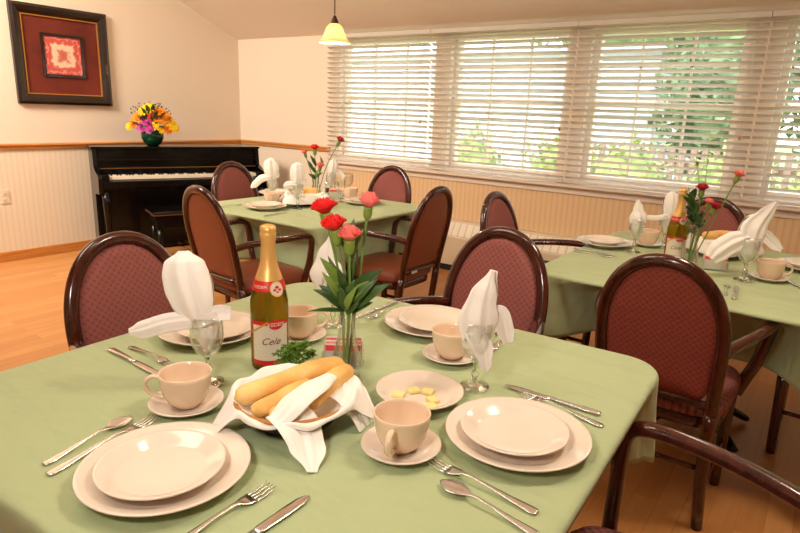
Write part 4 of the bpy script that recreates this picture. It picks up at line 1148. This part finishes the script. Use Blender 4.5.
def sprig(x,y,label,z=.84):
    e_ = empty('parsley_sprig',(x,y,z),0,label,'parsley','parsley on the rear tables')
    bm = B(); rnd_=random.Random(2)
    for i in range(34):
        a=rnd_.uniform(0,2*PI); el=rnd_.uniform(-.2,1.3); rr=rnd_.uniform(.01,.05); c=Vector((math.cos(a)*math.cos(el)*rr,math.sin(a)*math.cos(el)*rr,math.sin(el)*rr))
        for k in range(3):
            d=Vector((rnd_.uniform(-1,1),rnd_.uniform(-1,1),rnd_.uniform(-.3,1)))*.018; leaf_mesh(bm,c,c+d,.008,.2,.3,n=4)
    solid(link('leaves',bm,M['parsley'],e_),.0007)
sprig(-2.93,2.84,'green parsley in the left rear bread basket')
vx2, vy2 = -3.00, 3.15
bud_vase(vx2, vy2, 'clear bud vase with carnations on the left rear table')
g2 = 'carnations in the left rear vase'; w_ = ' in the left rear vase'
def rl2(X,Y): return lambda r,t,z: (X+RV.x*r+TV.x*t, Y+RV.y*r+TV.y*t, z)
q = rl2(vx2,vy2)
car(-.01,0,1.08,.034,'red_petal','central red carnation',[(q(0,0,.93),q(-.05,.02,.99),.015,'leaf'),(q(0,0,.98),q(-.04,.02,1.06),.014,'leaf'),(q(0,.01,.9),q(.05,.02,.94),.014,'leaf')],V3(.0,0,0),vx2,vy2,g2,w_,6)
car(.155,0,1.145,.032,'dark_red_petal','tall leaning red carnation',[(q(.05,0,.98),q(.03,0,1.05),.010,'leaf')],V3(-.02,0,0),vx2,vy2,g2,w_,7)
car(-.075,0,1.055,.026,'pink_petal','small pink carnation at left',[(q(-.02,0,.95),q(-.06,0,1.02),.012,'leaf')],V3(.01,0,0),vx2,vy2,g2,w_,8)
car(.03,.03,.965,.030,'pink_petal','low pink carnation',[(q(0,.02,.89),q(-.05,.04,.93),.016,'leaf'),(q(0,.01,.9),q(.02,.04,.96),.014,'leaf_light')],V3(.0,0,0),vx2,vy2,g2,w_,9)
goblet(-3.02,3.33,'goblet holding a napkin right of the left rear flowers')
napkin(-3.02,3.33,Z0,crown(h=.13,w=.038,lean_=.02,lw=.0,rw=.10,rd=-.03),'white napkin leaning right behind the left rear flowers')
goblet(-2.93,3.42,'empty goblet near far edge of the left rear table'); goblet(-2.75,3.12,'empty goblet in front of the far plate, left rear table')
setting(-2.60,3.18,.132,.10,'at window end of the left rear table')
cup_set(-2.79,3.28,Z0,.5,'near far plate of the left rear table')
def shaker(x,y,label,grp,m):
    r = empty('shaker',(x,y,Z0),0,label,'shaker',grp)
    bm = B(); lathe(bm,[(0,.001),(.020,0),(.022,.004),(.019,.06),(.0175,.062),(.0,.062)],20); link('glass_body',bm,M['glass'],r)
    bm = B(); lathe(bm,[(0,.004),(.017,.004),(.0165,.035),(0,.036)],16); link('contents',bm,M[m],r)
    bm = B(); lathe(bm,[(.0185,.060),(.0195,.064),(.018,.078),(.010,.086),(0,.088)],20); link('metal_top',bm,M['steel'],r)
shaker(-3.12,3.40,'pepper shaker at far side of the left rear table','shakers on the left rear table','pepper'); shaker(-3.06,3.44,'salt shaker at far side of the left rear table','shakers on the left rear table','packet_white')
caddy(-2.90,3.25,.7,'caddy of pink packets beside the left rear vase')
flat('fork',-3.07,2.35,-3.06,2.53,'steel fork at near edge of the left rear table'); flat('knife',-2.66,2.36,-2.66,2.56,'steel knife right of near plate, left rear table')

# ------------------------------------------------------------------ right rear table
setting(-.905,3.045,.138,.10,'at left end of the right rear table')
flat('knife',-.985,2.84,-.775,2.83,'steel knife at left end of the right rear table'); flat('fork',-.965,2.79,-.785,2.78,'steel fork at left end of the right rear table')
goblet(-.745,2.99,'goblet with narrow napkin, leftmost on the right rear table')
napkin(-.745,2.99,Z0,[
  ([V3(0,0,.072),V3(0,.002,.12),V3(-.0,.0,.16)], [.008,.032,.038], RV, .8, 6, 0, .1),
  ([V3(0,0,.072),V3(0,-.002,.12),V3(-.0,.0,.16)], [.008,.030,.036], RV, -.8, 6, 0, .1),
  ([V3(0,.004,.12),V3(.0,.004,.17),V3(-.004,0,.21),V3(-.012,0,.255)], [.034,.042,.026,.008], RV, .5, 7, 0, .08),
  ([V3(0,-.008,.12),V3(.0,-.008,.17),V3(-.002,-.004,.21),V3(-.010,0,.25)], [.034,.040,.024,.008], RV, -.5, 7, 0, .08)],
  'narrow pointed white napkin, leftmost on the right rear table')
cup_set(-.735,3.20,Z0,2.4,'behind the leftmost napkin on the right rear table')
goblet(-.665,3.24,'goblet with tall napkin just left of the rear bottle')
napkin(-.665,3.24,Z0,crown(h=.15,w=.038,lean_=.005,lw=.12,ld=.025,rw=.0,wt=.5),'tall white napkin with flat left wing, behind the rear bottle')
vx3, vy3 = -.475, 2.86
bud_vase(vx3, vy3, 'clear bud vase with carnations on the right rear table', h=.19)
g3 = 'carnations in the right rear vase'; w_ = ' in the right rear vase'; q = rl2(vx3,vy3)
car(.010,0,1.085,.028,'dark_red_petal','upper crimson carnation',[(q(0,0,.96),q(-.05,.0,1.03),.018,'leaf'),(q(-.01,0,1.0),q(-.075,.0,1.075),.017,'leaf'),(q(0,0,.95),q(-.04,0,.985),.016,'leaf')],V3(.0,0,0),vx3,vy3,g3,w_,10)
car(.035,.02,1.035,.022,'pink_petal','small coral carnation',[(q(.0,0,.96),q(.03,.0,1.01),.015,'leaf')],V3(.0,0,0),vx3,vy3,g3,w_,11)
car(.072,.0,1.010,.026,'dark_red_petal','lower crimson carnation',[(q(.0,0,.93),q(.05,.0,.97),.015,'leaf')],V3(-.01,0,0),vx3,vy3,g3,w_,12)
car(.150,0,1.150,.026,'pink_petal','tall coral carnation leaning right',[(q(.05,0,1.0),q(.09,0,1.01),.008,'leaf_light')],V3(.0,0,0),vx3,vy3,g3,w_,13)
ge2 = empty('greenery_sprig', (vx3,vy3,.78), 0, 'leafy green sprigs in the right rear vase', 'greenery', 'greenery sprigs in vases')
bm = B(); sweep(bm, smooth_path([V3(0,0,0),V3(-.01,0,.2),V3(-.05,0,.33)],6), .002, seg=6); sweep(bm, smooth_path([V3(0,0,0),V3(.01,0,.25),V3(-.035,0,.46)],6), .0014, seg=6); sweep(bm, smooth_path([V3(0,0,0),V3(.02,0,.25),V3(.012,0,.50)],6), .0014, seg=6); link('stem', bm, M['stem_green'], ge2)
for (r0,z0_,r1,z1_,w,mk) in [(-.02,.24,-.075,.31,.020,'leaf'),(-.02,.2,-.07,.22,.020,'leaf'),(-.01,.18,-.05,.16,.018,'leaf'),(0,.2,.04,.23,.018,'leaf'),(-.03,.27,-.03,.33,.018,'leaf'),(0,.17,.035,.17,.016,'leaf'),(-.01,.21,-.02,.27,.018,'leaf'),(0,.15,-.04,.125,.014,'leaf'),(-.03,.42,-.05,.44,.007,'leaf_light'),(-.03,.38,-.01,.41,.007,'leaf_light')]:
    bm = B(); leaf_mesh(bm, V3(r0,.01,z0_), V3(r1,.03,z1_), w, .12); solid(link('leaf', bm, M[mk], ge2), .0009)
simple_basket(-.42,3.27,'bread basket wrapped in white cloth on the right rear table','crumpled white liner of the right rear bread basket','small breadstick peeking from the right rear basket')
sprig(-.33,3.13,'green parsley in the right rear bread basket')
caddy(-.375,2.895,math.radians(15),'caddy of pink topped packets in front of the right rear basket')
goblet(-.245,2.775,'goblet with huge napkin near right border of the picture',1.1)
napkin(-.245,2.775,Z0,[
  ([V3(0,0,.078),V3(0,.002,.12),V3(.0,.0,.17)], [.008,.034,.040], RV, .8, 6, 0, .05),
  ([V3(0,0,.078),V3(0,-.002,.12),V3(.0,.0,.17)], [.008,.032,.038], RV, -.8, 6, 0, .05),
  ([V3(0,.0,.15),V3(.010,-.01,.21),V3(.045,-.01,.27),V3(.075,0,.325)], [.050,.058,.036,.014], (.81,.587,-.3), .4, 7, 0, .06),
  ([V3(0,-.02,.15),V3(.0,-.02,.20),V3(.012,-.02,.245),V3(.02,-.01,.27)], [.050,.050,.044,.020], RV, -.4, 7, 0, .06),
  ([V3(-.01,.0,.18),V3(-.07,.0,.155),V3(-.12,.0,.12),V3(-.15,.0,.085)], [.030,.045,.045,.030], (0,.2,1), .4, 7, 0, .05),
  ([V3(.02,.0,.20),V3(.06,.0,.185),V3(.10,.0,.155),V3(.135,.0,.130)], [.018,.026,.024,.010], (0,.2,1), .35, 7)],
  'huge white winged napkin beside the rightmost cup')
cup_set(-.165,2.86,Z0,.4,'rightmost, beside the huge napkin')
setting(-.04,3.20,.138,.10,'at right border of the picture, right rear table')
flat('fork',-.267,2.46,-.285,2.65,'steel fork at near side of the right rear table'); flat('knife',-.232,2.43,-.252,2.64,'steel knife at near side of the right rear table')
flat('knife',-.02,2.74,-.10,2.90,'steel knife right of the rightmost cup')

# ------------------------------------------------------------------ pendant lamp
lp = empty('pendant_lamp', (-2.45,2.72,0), 0, 'hanging lamp with amber bell glass shade left of the windows', 'lamp')
zc = ZW+SL*(YW-2.72)
bm = B(); lathe(bm, [(.088,1.738),(.090,1.743),(.082,1.752),(.066,1.768),(.055,1.795),(.045,1.822),(.030,1.838),(.018,1.844),(.016,1.843),(.029,1.836),(.043,1.820),(.053,1.793),(.064,1.766),(.080,1.750),(.087,1.738)], 40)
sh = link('lamp_shade', bm, M['shade'], lp)
bm = B(); lathe(bm, [(0,1.885),(.007,1.885),(.012,1.872),(.020,1.856),(.024,1.842),(0,1.842)], 20); link('fitting', bm, M['bronze'], lp)
bm = B(); sweep(bm, [Vector((0,0,1.89)), Vector((0,0,zc))], .0032, seg=8); link('cord', bm, M['bronze'], lp)
bm = B(); bmesh.ops.create_uvsphere(bm, u_segments=16, v_segments=10, radius=.025, matrix=Matrix.Translation((0,0,1.785))); link('bulb', bm, M['bulb'], lp)

# ------------------------------------------------------------------ outside
grass = mat('lawn', srgb(110,150,60), .9); noise_color(grass, 1.5, [(.3, srgb(110,140,80)), (.7, srgb(170,185,110))])
bm = B(); box(bm, -40, 30, YW+.14, 60, -.3, -.15); o = struct('ground', bm, grass)
siding = mat('white_siding', srgb(214,216,220), .7); 
def house(x0,x1,y0,y1,h,label,wins):
    r = empty('neighbour_house', ((x0+x1)/2,(y0+y1)/2,-.15), 0, label, 'house'); hw,hd=(x1-x0)/2,(y1-y0)/2
    bm = B(); k=0; z=0
    while z < h: box(bm,-hw,hw,-hd-.01*(k%2)*0,hd,z,min(h,z+.19)); box(bm,-hw,hw,-hd-.02,-hd,z,z+.03); z+=.2
    link('siding_wall', bm, siding, r, False)
    bm = B(); v=[bm.verts.new(p) for p in ((-hw-.4,-hd-.4,h),(hw+.4,-hd-.4,h),(hw+.4,hd+.4,h),(-hw-.4,hd+.4,h),(-hw-.4,0,h+.35),(hw+.4,0,h+.35))]
    for f in ((0,1,5,4),(2,3,4,5),(0,4,3),(1,2,5),(0,3,2,1)): bm.faces.new([v[i] for i in f])
    link('roof', bm, mat('grey_shingle', srgb(150,150,155), .9), r, False)
    for wx in wins:
        bm = B(); box(bm,wx-.45,wx+.45,-hd-.05,-hd,.9,2.1); w_=link('window', bm, M['trim_white'], r, False)
        bm = B(); box(bm,wx-.38,wx+.38,-hd-.06,-hd-.05,.97,2.03); link('pane', bm, mat('pale_pane', srgb(178,186,188), .4), w_, False)
house(-16,-2.95,12,17,2.75,'white sided house seen through the windows',(-3.5,1.2))
def blob_plant(name, x, y, z, rx, rz_, m, label, cat, grp, trunk=0, n=900, seed=1, lw=.09):
    r = empty(name,(x,y,-.15),0,label,cat,grp); rnd_=random.Random(seed)
    bm = B()
    for i in range(n):
        a=rnd_.uniform(0,2*PI); u_=rnd_.uniform(-1,1); rr=rnd_.uniform(.72,1.02)*(1+.15*math.sin(a*3+u_*4))
        c=Vector((rx*rr*math.cos(a)*math.sqrt(1-u_*u_), rx*rr*math.sin(a)*math.sqrt(1-u_*u_), z+rz_*rr*u_))
        d=Vector((rnd_.uniform(-1,1),rnd_.uniform(-1,1),rnd_.uniform(-.6,1)))*lw*1.6
        leaf_mesh(bm,c,c+d,lw*.6,.1,.2,n=3)
    bmesh.ops.create_icosphere(bm, subdivisions=2, radius=1, matrix=Matrix.Translation((0,0,z)) @ Matrix.Diagonal((rx*.8,rx*.8,rz_*.8,1)))
    link('foliage', bm, m, r)
    if trunk:
        bm = B(); sweep(bm,[Vector((0,0,0)),Vector((.05,0,z*.5)),Vector((0,0,z))],trunk,seg=8); link('trunk', bm, mat('bark', srgb(90,70,55), .9), r)
mleaf = mat('summer_foliage', srgb(90,150,70), .7); noise_color(mleaf, 2.5, [(.3, srgb(88,122,84)), (.7, srgb(150,172,128))])
mshr = mat('hedge_foliage', srgb(150,180,70), .7); noise_color(mshr, 4, [(.3, srgb(120,145,80)), (.7, srgb(190,200,120))])
for i,(x,y) in enumerate(((-4.6,8.2),(-3.3,8.5),(-2.2,8.0),(-1.1,8.4),(.0,8.1),(1.0,8.6))):
    blob_plant('garden_shrub', x, y, .60, .56, .74, mshr, ['yellow green shrub left behind the second window','yellow green shrub at the gap between second and third windows','yellow green shrub low behind the third window','rounder shrub low behind right part of third window','shrub low behind the fourth window','shrub at far right behind the fourth window'][i], 'shrub', 'shrubs outside the windows', 0, 700, i+1, .07)
for i,(x,y,z,rx,rz_) in enumerate(((-6.4,23,4.9,4.0,2.0),(-1.72,11.0,2.2,.95,1.7),(.6,13,2.6,1.9,2.0))):
    blob_plant('leafy_tree', x, y, z, rx, rz_, mleaf, ['tall green tree rising above the house, behind second and third windows','green tree beside the house, behind right part of third window','green tree behind the rightmost window'][i], 'tree', 'trees outside the windows', .14, 1600, i+20, .16)
# low fence
fe = empty('picket_fence',(-1.0,10.2,-.15),0,'brown picket fence beyond the hedge, behind the third window','fence')
bm = B()
for k in range(34): box(bm,-2.6+k*.155,-2.6+k*.155+.09,-.02,.02,0,1.15)
link('picket_row', bm, mat('brown_fence', srgb(165,135,122), .8), fe, False)
bm = B(); box(bm,-2.6,2.6,.02,.06,.25,.33); box(bm,-2.6,2.6,.02,.06,.85,.93); link('rail', bm, mat('brown_fence_rail', srgb(150,110,95), .8), fe, False)

# ------------------------------------------------------------------ light
w = bpy.data.worlds.new('sky'); scene.world = w; w.use_nodes = True
bg = w.node_tree.nodes['Background']; bg.inputs['Color'].default_value = (.92,.97,1,1); bg.inputs['Strength'].default_value = 5.2
def light(name, kind, loc, energy, col=(1,.86,.68), size=.3, target=None, size_y=None, spread=None):
    ld = bpy.data.lights.new(name, kind); ld.energy = energy; ld.color = col
    if kind == 'AREA':
        ld.size = size
        if size_y: ld.shape = 'RECTANGLE'; ld.size_y = size_y
        if spread: ld.spread = spread
    elif kind == 'POINT': ld.shadow_soft_size = size
    o = bpy.data.objects.new(name, ld); COL.objects.link(o); o.location = loc
    if target is not None:
        o.rotation_euler = (Vector(target)-Vector(loc)).to_track_quat('-Z','Y').to_euler()
    return o
# portals in the window openings
for (x0,x1) in WINS:
    o = light('window_portal','AREA',((x0+x1)/2,YW+.16,(WZ0+WZ1)/2),1,(1,1,1),x1-x0,((x0+x1)/2,0,(WZ0+WZ1)/2),WZ1-WZ0); o.data.cycles.is_portal = True
warm = (1,.83,.62)
light('near_pendant_glow','POINT',(-.88,1.0,2.40),9,warm,.09)
light('left_pendant_glow','POINT',(-2.45,2.72,1.772),13,warm,.035)
light('right_pendant_glow','POINT',(-.36,2.9,2.08),9,warm,.09)
light('overhead_fill_middle','AREA',(-2.2,.2,3.2),30,(1,.89,.75),1.2,(-2.2,1.6,0))  # added soft overhead fill for brightness, standing in for unseen room lamps
light('ceiling_fixture_left','AREA',(-4.5,.2,3.1),92,(1,.89,.75),.9,(-5.2,3.0,1.0),None,math.radians(125))
light('ceiling_fixture_right','AREA',(.15,1.9,2.75),26,(1,.86,.70),.35,(-.3,1.3,0))
light('camera_flash','AREA',(-.42,-.12,1.62),6,(1,.93,.85),.16,(-1.5,2.6,.95),None,math.radians(130))

vs = scene.view_settings; vs.view_transform = 'Standard'; vs.look = 'None'; vs.exposure = 0; vs.gamma = 1; vs.use_curve_mapping = False
scene.cycles.use_denoising = True
